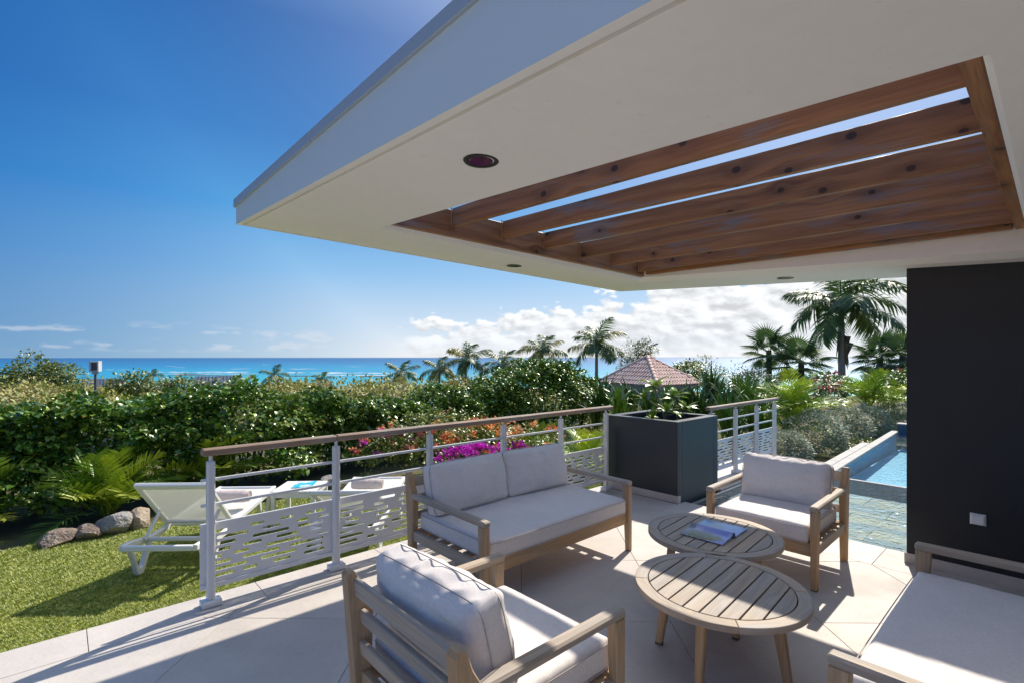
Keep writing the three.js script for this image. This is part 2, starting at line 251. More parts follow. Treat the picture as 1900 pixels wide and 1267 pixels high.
// ------------------------------------------------------------------ roof canopy: level top, soffit sloping gently
const hs = (b, a) => 2.525 - .0156 * (b - .91) + .056 * (a - 3.87);
{
  const roof = thing('roof_canopy', 'flat white cantilevered roof canopy with deep fascia in painted-in skylight blue over the terrace', 'roof canopy', [0, 0, 0]);
  const b0 = .91, b1 = 5.41, a0 = -3.2, a1 = 3.87, OB0 = 1.60, OB1 = 4.74, OA0 = .11, OA1 = 3.08, IB0 = 1.615, IB1 = 4.645, IA0 = .13, IA1 = 3.052, LIP = .035;
  const quads = (list) => { const pos = []; for (const q of list) pos.push(...q[0], ...q[1], ...q[2], ...q[0], ...q[2], ...q[3]); return grainUV(flatGeo(pos), 0, [.3, .1]); };
  const S = (b, a, d = 0) => [b, hs(b, a) + d, -a];
  const rect = (p0, p1, q0, q1, d = 0) => { const n = Math.max(1, Math.ceil((p1 - p0) / 1.2)), out = []; for (let i = 0; i < n; i++) { const x = lerp(p0, p1, i / n), y = lerp(p0, p1, (i + 1) / n); out.push([S(x, q0, d), S(x, q1, d), S(y, q1, d), S(y, q0, d)]); } return out; };
  const g1 = .034, g2 = .050, gd = .014;
  const soff = [
    ...rect(b0 + g2, OB0, a0, a1 - g2), ...rect(OB1, b1, a0, a1 - g2), ...rect(OB0, OB1, OA1, a1 - g2), ...rect(OB0, OB1, a0, OA0),
    ...rect(b0, b0 + g1, a0, a1), ...rect(b0 + g1, b1, a1 - g1, a1),
    ...rect(b0 + g1, b0 + g2, a0, a1 - g1, gd), ...rect(b0 + g2, b1, a1 - g2, a1 - g1, gd)];
  const wall = (p, q, d0, d1) => [S(...p, d0), S(...q, d0), S(...q, d1), S(...p, d1)];
  soff.push(wall([b0 + g1, a0], [b0 + g1, a1 - g1], 0, gd), wall([b0 + g2, a0], [b0 + g2, a1 - g2], 0, gd), wall([b0 + g1, a1 - g1], [b1, a1 - g1], 0, gd), wall([b0 + g2, a1 - g2], [b1, a1 - g2], 0, gd));
  part(roof, 'soffit', quads(soff), plaster);
  const O = [[OB0, OA0], [OB0, OA1], [OB1, OA1], [OB1, OA0]], I = [[IB0, IA0], [IB0, IA1], [IB1, IA1], [IB1, IA0]];
  part(roof, 'opening_trim', quads(O.map((p, i) => { const k = (i + 1) % 4; return [S(...p), S(...O[k]), S(...I[k], LIP), S(...I[i], LIP)]; })), plaster);
  part(roof, 'opening_reveal', quads(I.map((p, i) => { const q = I[(i + 1) % 4]; return [S(...p, LIP), S(...q, LIP), [q[0], 2.66, -q[1]], [p[0], 2.66, -p[1]]]; })), plaster);
  const T = 2.655;
  part(roof, 'fascia', quads([[S(b0, a0), S(b0, a1), [b0, T, -a1], [b0, T, -a0]], [S(b0, a1), S(b1, a1), [b1, T, -a1], [b0, T, -a1]], [S(b1, a1), S(b1, a0), [b1, T, -a0], [b1, T, -a1]], [S(b0, a0), S(b1, a0), [b1, T, -a0], [b0, T, -a0]]]), fasciaSkyTint);
  const R2 = (p0, p1, q0, q1, y) => [[p0, y, -q0], [p0, y, -q1], [p1, y, -q1], [p1, y, -q0]];
  part(roof, 'roof_deck', quads([R2(b0, IB0, a0, a1, 2.66), R2(IB1, b1, a0, a1, 2.66), R2(IB0, IB1, IA1, a1, 2.66), R2(IB0, IB1, a0, IA0, 2.66)]), plaster);
  // metal drip cap in lengths, one joint in view
  const capA = [[a0, 2.445], [2.452, a1 + .012]];
  for (const [p, q] of capA) part(roof, 'drip_cap', moved(cbox(.05, .056, q - p, .002), b0 + .010, 2.672, -(p + q) / 2), capMetal);
  part(roof, 'drip_cap', moved(cbox(b1 - b0 - .06, .056, .05, .002), (b0 + b1) / 2 + .02, 2.672, -(a1 - .01)), capMetal);
  part(roof, 'drip_cap', moved(cbox(.05, .056, a1 - a0 - .06, .002), b1 - .01, 2.672, -(a0 + a1) / 2 + .02), capMetal);
  // recessed downlights
  const ring = new THREE.LatheGeometry([[.050, -.0005], [.054, -.004], [.070, -.004], [.073, -.0005]].map(p => new THREE.Vector2(...p)), 28);
  const can = new THREE.LatheGeometry([[.050, 0], [.047, .055], [.020, .06], [0, .06]].map(p => new THREE.Vector2(...p)), 24);
  const lens = new THREE.CircleGeometry(.047, 24).rotateX(Math.PI / 2).translate(0, .012, 0);
  const glassy = mat([.02, .02, .02], { roughness: .08 });
  [[1.256, 1.569, 'black recessed downlight in the soffit between the fascia edge and the timber opening'], [3.195, 3.49, 'black recessed downlight in the narrow soffit strip facing the lawn'], [5.03, 1.735, 'black recessed downlight in the soffit edge near the dark wall']].forEach(([b, a, label]) => {
    const d = thing('downlight', label, 'downlight', [b, hs(b, a) - .0008, -a], 0, 'downlights in the soffit');
    part(d, 'trim_ring', ring, blackTrim); part(d, 'housing', can.clone().translate(0, -.002, 0), blackTrim); part(d, 'lens', lens.clone().translate(0, -.014, 0), glassy);
  });
  // timber pergola in the opening
  const perg = thing('timber_pergola', 'brown weathered timber pergola beams filling the opening in the white soffit', 'pergola', [0, 0, 0]);
  const beam = (b, yl, yr, al, ar, dep, th, name = 'beam') => { const L = Math.hypot(al - ar, yl - yr), g = cbox(th, dep, L, .003, 2); const m = part(perg, name, g, pine, [b + th / 2, (yl + yr) / 2 + dep / 2, -(al + ar) / 2]); m.rotation.x = Math.atan2(yl - yr, al - ar); return m; };
  [[2.13, 2.55, 2.466], [2.62, 2.545, 2.470], [3.10, 2.535, 2.472], [3.585, 2.522, 2.470], [4.06, 2.508, 2.464], [4.53, 2.497, 2.460]].forEach(([b, yl, yr]) => { beam(b, yl + .004, yr + .006, 3.006, .205, .136, .042); const k = part(perg, 'joint_strip', cbox(.008, .150, .004, .001), pineCut, [b - .006, yl + .076, -3.004]); });
  part(perg, 'frame_board', cbox(3.02, .195, .040, .003, 0), pine, [3.13, 2.575, -3.030], [0, 0, -.010]);
  part(perg, 'frame_board', cbox(3.02, .195, .05, .003, 0), pine, [3.13, 2.540, -.178], [0, 0, -.004]);
  const f = cbox(.045, .185, 2.74, .003, 2); const fb = part(perg, 'frame_board', f, pine, [4.61, 2.545, -1.585]); fb.rotation.x = .013;
  const f2 = part(perg, 'frame_board', cbox(.03, .17, 2.74, .003, 2), pine, [1.634, 2.56, -1.585]); f2.rotation.x = .02;
}

// ------------------------------------------------------------------ dark wall with socket
{
  const w = thing('house_wall', 'dark slate-painted house wall rising from pale skirting up to the soffit', 'wall', [0, 0, 0]);
  const b0 = 4.905, b1 = 5.15, a0 = -3.2, a1 = .815, pos = [], Hh = (b, a) => hs(b, a) + .004;
  const q = (A, B, C, D) => pos.push(...A, ...B, ...C, ...A, ...C, ...D), v = (b, h, a) => [b, h, -a];
  q(v(b0, -.3, a0), v(b0, -.3, a1), v(b0, Hh(b0, a1), a1), v(b0, Hh(b0, a0), a0)); q(v(b1, -.3, a0), v(b1, -.3, a1), v(b1, Hh(b1, a1), a1), v(b1, Hh(b1, a0), a0)); q(v(b0, -.3, a1), v(b1, -.3, a1), v(b1, Hh(b1, a1), a1), v(b0, Hh(b0, a1), a1)); q(v(b0, -.3, a0), v(b1, -.3, a0), v(b1, Hh(b1, a0), a0), v(b0, Hh(b0, a0), a0));
  part(w, 'wall', grainUV(flatGeo(pos), 1), wallPaint);
  part(w, 'rear_bounce_wall', moved(cbox(10.9, 3.0, .2, .004), -.55, 1.18, 3.31), plaster);  // unseen wall behind the eye, added to bounce light under the roof
  for (let k = 0; k < 4; k++) { const p1 = .828 - k * .9 - (k ? .002 : 0), p0 = .828 - (k + 1) * .9; part(w, 'skirting_tile', moved(cbox(.011, .078, p1 - p0, .002), b0 - .0065, .0395, -(p0 + p1) / 2), tileMats[k % 3]); }
  const s = thing('wall_socket', 'white outdoor socket cover on the dark house wall', 'wall socket', [b0, .437, -.405]);
  const cov = profile([[-.043, -.040], [.043, -.040], [.043, .040], [-.043, .040]], .018, .006); part(s, 'back_plate', cov, whiteResin, [-.008, 0, 0]);
  part(s, 'flap', profile([[-.036, -.034], [.036, -.034], [.036, .030], [-.036, .030]], .016, .005), whiteResin, [-.022, -.002, 0]); part(s, 'hinge', new THREE.CylinderGeometry(.004, .004, .066, 8).rotateX(Math.PI / 2), whiteResin, [-.022, .032, 0]);
}

// ------------------------------------------------------------------ railings
function slotPanel(L, H, seed, mirrored) {                   // laser-cut sheet: rows of rounded slots
  const s = new THREE.Shape([[0, 0], [L, 0], [L, H], [0, H]].map(p => new THREE.Vector2(...p))), r = rng(seed), rows = 8, y0 = .042, pitch = (H - .042 - .044) / (rows - 1), sh = .0106;
  for (let i = 0; i < rows; i++) {
    let x = .03 + r() * .07; const y = y0 + i * pitch;
    while (x < L - .07) {
      let len = [.09, .12, .15, .19, .24][Math.floor(r() * 5)]; if (x + len > L - .025) len = L - .025 - x; if (len < .05) break;
      const h = new THREE.Path(), c0 = x + sh, c1 = x + len - sh; h.moveTo(c0, y - sh); h.lineTo(c1, y - sh); h.absarc(c1, y, sh, -Math.PI / 2, Math.PI / 2, false); h.lineTo(c0, y + sh); h.absarc(c0, y, sh, Math.PI / 2, Math.PI * 1.5, false); s.holes.push(h);
      x += len + .045 + r() * .095;
    }
  }
  return new THREE.ExtrudeGeometry(s, { depth: .004, bevelEnabled: false, curveSegments: 4 });
}
function railing(label, posts, aa, hL, hR, topH, joints, group) {
  const rl = thing('railing', label, 'railing', [0, 0, 0], 0, group), k = topH / 1.015, y = v => v * k;
  const postGeo = mergeGeometries([cbox(.046, y(.93), .046, .004, 1).translate(0, y(.93) / 2, 0), cbox(.010, y(.90), .006, .001, 1).translate(.012, y(.93) / 2, .0245), cbox(.010, y(.90), .006, .001, 1).translate(-.012, y(.93) / 2, .0245)]);
  const stub = new THREE.CylinderGeometry(.011, .011, .05, 10), plate = cbox(.115, .042, .088, .006);
  posts.forEach(b => { const p = part(rl, 'post', postGeo, whiteMetal, P(b, 0, aa)); part(p, 'stub', stub, whiteMetal, [0, y(.945), 0]); part(p, 'base_plate', plate, whiteMetal, [0, .0215, .004]); });
  const e = [hL, ...joints, hR];
  for (let i = 0; i < e.length - 1; i++) part(rl, 'handrail', cbox(e[i + 1] - e[i] - .002, .048, .062, .009, 0), railTeak, P((e[i] + e[i + 1]) / 2, y(1.015) - .024, aa));
  const b0 = posts[0] - .055, b1 = posts[posts.length - 1] + .02;
  for (const h of [.81, .648]) part(rl, 'rail_bar', cbox(b1 - b0, .020, .014, .003, 0), whiteMetal, P((b0 + b1) / 2, y(h), aa + .004));
  for (let i = 0; i < posts.length - 1; i++) {
    const p0 = i ? posts[i] : b0, p1 = i === posts.length - 2 ? b1 : posts[i + 1], L = p1 - p0 - .003;
    const g = slotPanel(L, y(.375), 100 + i * 7 + Math.round(aa * 10)); part(rl, 'slotted_panel', g, whiteMetal, P(p0, y(.128), aa + .034));
    part(rl, 'panel_flange', cbox(L, .022, .014, .002, 0), whiteMetal, P(p0 + L / 2, y(.513), aa + .030)); part(rl, 'panel_flange', cbox(L, .030, .020, .002, 0), whiteMetal, P(p0 + L / 2, y(.113), aa + .028));
  }
  return rl;
}
railing('long white railing with slotted panels and teak handrail between terrace and lawn', [.722, 1.552, 2.387, 3.240, 4.078, 4.885], 3.70, .668, 5.003, 1.015, [1.548], 'terrace railings');
railing('short white railing on the pool ledge behind the dark planter', [6.27, 6.985, 7.70, 8.385], 3.06, 6.165, 8.52, .965, [], 'terrace railings');

// ------------------------------------------------------------------ planter with frangipani
{
  const p = thing('planter', 'large dark slate-painted square planter at the end of the long railing', 'planter', [5.495, 0, -3.305]);
  const W = .95, H0 = -.5, H1 = .893, t = .105, y = (H0 + H1) / 2, hh = H1 - H0;
  part(p, 'planter_wall', moved(cbox(t, hh, W, .004), -W / 2 + t / 2, y, 0), slatePaint); part(p, 'planter_wall', moved(cbox(t, hh, W, .004), W / 2 - t / 2, y, 0), slatePaint);
  part(p, 'planter_wall', moved(cbox(W - 2 * t, hh, t, .004), 0, y, W / 2 - t / 2), slatePaint); part(p, 'planter_wall', moved(cbox(W - 2 * t, hh, t, .004), 0, y, -W / 2 + t / 2), slatePaint);
  const soil = new THREE.PlaneGeometry(W - 2 * t + .01, W - 2 * t + .01, 24, 24).rotateX(-Math.PI / 2), sp = soil.attributes.position; for (let i = 0; i < sp.count; i++) sp.setY(i, .70 + .05 * (fbm(sp.getX(i) * 9 + 3, sp.getZ(i) * 9, 3) - .5)); soil.computeVertexNormals(); part(p, 'soil', soil, mat([.045, .032, .022], { roughness: 1 }));
  [[.34, 2], [.60, 1]].forEach(([L, m], i) => part(p, 'skirting_tile', moved(cbox(.012, .08, L - .002, .002), -W / 2 - .0065, .04, i ? .475 - .30 : -.475 + .17), tileMats[m]));
  part(p, 'skirting_tile', moved(cbox(.058, .08, .012, .002), -W / 2 + .016, .04, .4815), tileMats[1]);

  const tree = thing('frangipani', 'young frangipani with bright green leaf rosettes growing in the dark planter', 'shrub', [5.5, .70, -3.30]);
  const leafShape = () => { const pos = [], n = 6; const pt = (t, s) => { const w = .040 * Math.pow(Math.sin(Math.PI * Math.pow(t, .72)), .9) * s, z = t * .195, yy = .012 * Math.sin(t * 3) - .035 * t * t + Math.abs(s) * .008; return [w, yy, z]; }; for (let i = 0; i < n; i++) { const t0 = i / n, t1 = (i + 1) / n; for (const s of [-1, 1]) pos.push(...pt(t0, 0), ...pt(t1, 0), ...pt(t1, s), ...pt(t0, 0), ...pt(t1, s), ...pt(t0, s)); } return flatGeo(pos); };
  const L = leafShape(), lm = [leafMat([.26, .40, .06]), leafMat([.17, .30, .045]), leafMat([.36, .46, .10])], stem = mat([.20, .19, .13], { roughness: .8 });
  const r = rng(77), branch = (pts, r0, r1) => part(tree, 'branch', tube(pts.map(q => new THREE.Vector3(...q)), r0, 8, 7, r1), stem);
  const tips = [[-.06, .27, .10, 1.0], [.02, .56, -.14, 1.1], [.30, .42, -.02, 1.15], [-.20, .20, -.02, .8], [.16, .30, .22, .9], [-.10, .42, -.20, .9], [.06, .10, .16, .7], [.36, .26, .10, .85]];
  branch([[.03, -.06, .03], [.02, .12, .02], [-.06, .27, .10]], .018, .6); branch([[.03, .10, .02], [.05, .3, -.06], [.02, .56, -.14]], .015, .55); branch([[.20, -.06, .10], [.24, .14, .06], [.30, .42, -.02]], .016, .6);
  branch([[-.16, -.06, .03], [-.17, .08, 0], [-.20, .20, -.02]], .014, .6); branch([[.04, .18, 0], [.10, .22, .12], [.16, .30, .22]], .010, .6); branch([[.05, .26, -.04], [-.03, .33, -.12], [-.10, .42, -.20]], .010, .6); branch([[.06, -.06, .14], [.06, 0, .15], [.06, .10, .16]], .010, .7); branch([[.24, .12, .06], [.31, .18, .08], [.36, .26, .10]], .010, .7);
  for (const [x, yy, z, s] of tips) for (let k = 0; k < 11; k++) { const m = part(tree, 'leaf', L, lm[Math.floor(r() * 3)], [x + rr(-.008, .008, r), yy - r() * .05, z + rr(-.008, .008, r)]); m.rotation.order = 'YXZ'; m.rotation.set(-rr(-.15, 1.15, r), k * 2.4 + r() * .5, rr(-.25, .25, r)); m.scale.setScalar(s * rr(.75, 1.1, r)); }
}

// ------------------------------------------------------------------ pool
{
  const slateTile = tex(512, 512, (u, v) => { const n = fbm(u * 3, v * 9, 5, 3, 9, 81), m = fbm(u * 6, v * 16, 4, 6, 16, 83), f = fbm(u * 50, v * 70, 2, 50, 70, 84); let c = mix3([.075, .105, .110], [.25, .20, .11], sstep(.45, .62, n)); c = mix3(c, [.19, .25, .27], sstep(.52, .66, m)); return c.map(x => x * (.78 + .45 * f)); }, true, [1 / 1.3, 1 / 1.3]);
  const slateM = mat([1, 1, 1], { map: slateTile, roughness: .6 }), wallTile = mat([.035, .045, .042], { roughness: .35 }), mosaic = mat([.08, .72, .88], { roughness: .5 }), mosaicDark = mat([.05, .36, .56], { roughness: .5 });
  const pool = thing('swimming_pool', 'swimming pool with stone shallows and turquoise deep end beside the terrace', 'pool', [0, 0, 0]);
  // stone shelf tiles
  for (let i = 0; i < 5; i++) for (let j = 0; j < 8; j++) { const b0 = 5.16 + i * .45, a1 = 2.76 - j * .6 - (i % 2) * .3; const g = cbox(.448, .03, .598, .002); g.translate(b0 + .223, -.135 - (R() * .004), -(a1 - .298)); part(pool, 'stone_tile', g, slateM); }
  part(pool, 'shelf', moved(cbox(2.25, .6, 5.9, .003), 6.29, -.455, .17), slateM);
  part(pool, 'dark_reflection_strip', moved(cbox(.42, .05, 5.9, .003), 7.60, -.60, .17), wallTile);  // dark strip painted in for the stone side's reflection in the water
  part(pool, 'divider', moved(cbox(.06, 1.6, 5.9, .004), 7.855, -.826, .17), stoneCop);
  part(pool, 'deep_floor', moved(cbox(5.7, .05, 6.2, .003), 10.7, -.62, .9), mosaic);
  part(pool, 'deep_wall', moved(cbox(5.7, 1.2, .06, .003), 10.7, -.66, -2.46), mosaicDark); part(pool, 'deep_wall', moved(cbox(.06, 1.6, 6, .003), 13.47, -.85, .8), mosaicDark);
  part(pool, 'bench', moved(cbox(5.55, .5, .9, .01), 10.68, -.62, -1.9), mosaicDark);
  const cop = (b0, b1, o, w, y) => part(pool, 'coping_stone', cbox(b1 - b0 - .005, .06, w - .004, .005), stoneCop, P((b0 + b1) / 2, y, 2.15 + .0433 * ((b0 + b1) / 2 - 8.5) + o + w / 2), [0, .0433, 0]); for (let k = 0; k < 4; k++) cop(7.89 + 1.39 * k, 7.89 + 1.39 * (k + 1), 0, .135, -.018);
  for (let k = 0; k < 3; k++) cop(7.75 + 1.15 * k, 7.75 + 1.15 * (k + 1), .137, .135, -.021);
  part(pool, 'end_upstand', moved(cbox(.22, .26, 5.4, .006), 13.62, .01, .30), mat([.05, .09, .16], { roughness: .4 })); part(pool, 'end_upstand_cap', moved(cbox(.27, .03, 5.45, .006), 13.62, .155, .30), stoneCop);
  for (let k = 0; k < 6; k++) part(pool, 'wall_tile', moved(cbox(.44, .5, .016, .003), 5.2 + .445 * k + .22, -.31, -2.775), wallTile);
  part(pool, 'edge_strip', moved(cbox(2.9, .022, .028, .003), 6.62, -.035, -2.772), stoneCop);
  part(pool, 'ledge', moved(cbox(2.75, .30, .72, .004), 7.345, -.152, -3.15), tileMats[0]);
  const waveTex = tex(512, 512, (u, v) => { const a = fbm(u * 7, v * 11, 4, 7, 11, 91), b = fbm(u * 26, v * 34, 3, 26, 34, 93); return .62 * (1 - Math.abs(a * 2 - 1)) + .38 * b; }, false, [1 / .9, 1 / .9]);
  const water = phys([.86, .97, .99], { roughness: .02, transmission: 1, thickness: 0, ior: 1.33, bumpMap: waveTex, bumpScale: .020 });
  const sheet = (b0, b1, a0, a1, y, c) => { const g = new THREE.PlaneGeometry(b1 - b0, a1 - a0).rotateX(-Math.PI / 2).translate((b0 + b1) / 2, y, -(a0 + a1) / 2); const w = part(pool, 'water_surface', grainUV(g, 0, [0, 0]), water); return w; };
  sheet(5.152, 7.81, -2.9, 2.766, -.028); sheet(7.90, 13.5, -2.9, 2.40, -.030);
}
// ------------------------------------------------------------------ terrace furniture
// soft upholstery: a rounded box whose faces swell and crease
function cushion(w, h, d, { r = .03, swell = .012, crease = .004, seed = 1, face = 1, nx = 44, ny = 12, nz = 40, gather = 0 } = {}) {
  const warp = t => Math.sign(t) * (1 - Math.pow(1 - Math.abs(t), 1.5)), g0 = new THREE.BoxGeometry(2, 2, 2, nx, ny, nz); g0.deleteAttribute('uv'); g0.deleteAttribute('normal');
  const g = mergeVertices(g0, 1e-5), p = g.attributes.position, H = [w / 2, h / 2, d / 2];
  for (let i = 0; i < p.count; i++) {
    const t = [warp(p.getX(i)), warp(p.getY(i)), warp(p.getZ(i))], q = t.map((v, k) => v * H[k]), c = q.map((v, k) => clamp(v, -(H[k] - r), H[k] - r));
    const dl = q.map((v, k) => v - c[k]), L = Math.hypot(...dl); let o = L > 1e-9 ? c.map((v, k) => v + dl[k] / L * r) : q;
    const others = [0, 1, 2].filter(k => k !== face), f = (1 - Math.pow(Math.abs(t[others[0]]), 2.4)) * (1 - Math.pow(Math.abs(t[others[1]]), 2.4));
    const sgn = clamp(t[face] * 1.6, -1, 1);
    o[face] += sgn * swell * f;
    const n = fbm3(o[0] * 9 + seed, o[1] * 9, o[2] * 9, 3, seed) - .5, n2 = fbm3(o[0] * 4 + seed * 3, o[1] * 16, o[2] * 5, 3, seed + 5) - .5, rg = 1 - Math.abs(2 * fbm3(o[0] * 5 + seed * 7, o[1] * 5, o[2] * 13, 3, seed + 9) - 1);
    const amp = crease * (.6 * n * 2 + .7 * n2 * 2 + .9 * Math.pow(rg, 6));
    o[face] += sgn * amp;
    if (gather) {                                              // bunched seams along the upper and side edges
      const eTop = Math.exp(-(1 - t[1]) * 4.5), eSide = Math.exp(-(1 - Math.abs(t[0])) * 6), ph = o[0] * 62 + 9 * fbm3(o[0] * 7, o[2] * 7, seed, 2, seed), ph2 = o[1] * 60 + 9 * fbm3(o[1] * 7, seed, o[2] * 7, 2, seed + 3);
      o[face] += sgn * gather * (Math.sin(ph) * eTop + .6 * Math.sin(ph2) * eSide) * fbm3(o[0] * 5, o[1] * 5, seed, 2, seed + 7); o[1] += .6 * gather * Math.sin(ph * .8 + 1) * eTop;
    }
    p.setXYZ(i, ...o);
  }
  g.computeVertexNormals(); const n = g.attributes.normal, uv = new Float32Array(p.count * 2);
  for (let i = 0; i < p.count; i++) { const a = [Math.abs(n.getX(i)), Math.abs(n.getY(i)), Math.abs(n.getZ(i))], k = a.indexOf(Math.max(...a)); uv[i * 2] = k === 0 ? p.getZ(i) : p.getX(i); uv[i * 2 + 1] = k === 1 ? p.getZ(i) : p.getY(i); }
  g.setAttribute('uv', new THREE.BufferAttribute(uv, 2)); return g;
}
function ringSeam(w, d, y, r) { const k = r, pts = []; for (const [sx, sz, a0] of [[1, 1, 0], [-1, 1, 1], [-1, -1, 2], [1, -1, 3]]) for (let i = 0; i <= 3; i++) { const a = (a0 + i / 3) * Math.PI / 2; pts.push(new THREE.Vector3(sx * (w / 2 - k) + Math.cos(a) * k, y, sz * (d / 2 - k) + Math.sin(a) * k)); } return new THREE.TubeGeometry(new THREE.CatmullRomCurve3(pts, true, 'centripetal'), 90, .0024, 5, true); }

function seat(name, label, category, W, D, pos, turn, opt = {}) {
  const o = thing(name, label, category, pos, turn, opt.group), hw = W / 2, z0 = -D / 2, z1 = D / 2, lw = .050;
  // legs: the front pair tapers down, the back pair sweeps up into posts
  const taperF = q => { const t = clamp((q.y + .27) / .54), k = lerp(.62, 1, sstep(0, .62, t)); q.z = .034 + (q.z - .034) * k; q.x *= lerp(.82, 1, t); };
  for (const s of [-1, 1]) {
    const l = part(o, 'front_leg', cbox(lw, .540, .068, .006, 1, taperF), teakWarm, [s * (hw - lw / 2), .272, z1 - .034]); part(l, 'leg_tip', cbox(lw * .80, .014, .040, .003), legTip, [0, -.264, .0135]);
    const prof = [[z0 + .012, 0], [z0 + .050, 0], [z0 + .068, .22], [z0 + .078, .42], [z0 + .080, .545], [z0 + .062, .60], [z0 + .030, .655], [z0 + .012, .705], [z0 - .006, .728], [z0 - .030, .728], [z0 - .040, .712], [z0 - .018, .45], [z0, .22]];
    const b = part(o, 'back_post', profile(prof, lw, .005, 1), teakWarm, [s * (hw - lw / 2), 0, 0]);
    // armrest, softly rounded
    part(o, 'armrest', cbox(.058, .038, D - .062, .010, 2, q => { q.y += .006 * (q.z < 0 ? 1 : -1) * Math.abs(q.z) / D; }), teakGrey, [s * (hw - .027), .5615, .033]);
    part(o, 'side_rail', cbox(.030, .072, D - .14, .004, 2), teakGrey, [s * (hw - lw / 2), .270, -.002]);
  }
  part(o, 'front_rail', cbox(W - 2 * lw + .004, .092, .030, .004, 0), teakWarm, [0, .268, z1 - .040]);
  part(o, 'back_rail', cbox(W - 2 * lw + .004, .072, .030, .004, 0), teakWarm, [0, .270, z0 + .040]);
  for (const [y, z, hgt] of [[.660, z0 + .006, .075], [.535, z0 + .030, .060], [.405, z0 + .030, .060]]) part(o, 'back_slat', cbox(W - 2 * lw + .006, hgt, .024, .005, 0), teakGrey, [0, y, z], [-.08, 0, 0]);
  for (let k = 0; k < 6; k++) part(o, 'seat_slat', cbox(W - 2 * lw + .01, .018, .072, .003, 0), teakWarm, [0, .298, lerp(z0 + .11, z1 - .105, k / 5)]);
  // upholstery
  const cw = W - 2 * lw - .022, cd = D - .085;
  const sc = part(o, 'seat_cushion', cushion(cw, .128, cd, { r: .026, swell: .012, crease: opt.crease ?? .0035, seed: opt.seed || 1, face: 1, nx: W > 1 ? 76 : 44 }), fabric, [0, .374, .030]);
  part(sc, 'seam', ringSeam(cw + .001, cd + .001, .049, .024), seamMat); part(sc, 'seam', ringSeam(cw + .001, cd + .001, -.049, .024), seamMat);
  const n = opt.backs || 1, bw = (W - 2 * lw - .03) / n;
  for (let k = 0; k < n; k++) {
    const bh = opt.bh || .375, bt = .150; const bc = part(o, 'back_cushion', cushion(bw - .004, bh, bt, { r: .045, swell: .048, crease: .009, seed: (opt.seed || 1) * 3 + k, face: 2, nx: 56, ny: 40, nz: 12, gather: opt.gather ?? .006 }), fabric);
    for (const s of [-1, 1]) part(bc, 'seam', ringSeam(bw - .002, bh + .002, s * (bt / 2 - .032), .045).rotateX(Math.PI / 2), seamMat); bc.position.set((k - (n - 1) / 2) * bw, .430 + bh / 2, z0 + .182); bc.rotation.set(-.235, (k - (n - 1) / 2) * -.05 + (opt.twist || 0), (k - (n - 1) / 2) * -.02); if (opt.shift) bc.position.add(new THREE.Vector3(...opt.shift));
  }
  return o;
}
seat('lounge_sofa', 'two-seat teak sofa with grey cushions standing along the long white railing', 'sofa', 1.585, .92, P(2.735, 0, 2.86), 0, { backs: 2, seed: 3, gather: .004, group: 'teak lounge set' });
seat('lounge_armchair', 'teak armchair with its slatted back turned to the camera and sunlit seat', 'armchair', .80, .815, P(1.305, 0, 1.595), Math.PI / 2, { seed: 8, gather: .009, group: 'teak lounge set', twist: .03 });
seat('lounge_armchair', 'teak armchair with beige cushions standing in front of the pool', 'armchair', .785, .80, P(4.21, 0, 1.515), -Math.PI / 2 + .02, { seed: 14, gather: .009, group: 'teak lounge set', shift: [-.01, -.03, 0], twist: .03 });
seat('lounge_sofa', 'teak sofa against the dark wall, only its long seat and armrests showing', 'sofa', 1.585, .92, P(2.757, 0, .085), Math.PI, { backs: 2, seed: 21, group: 'teak lounge set' });

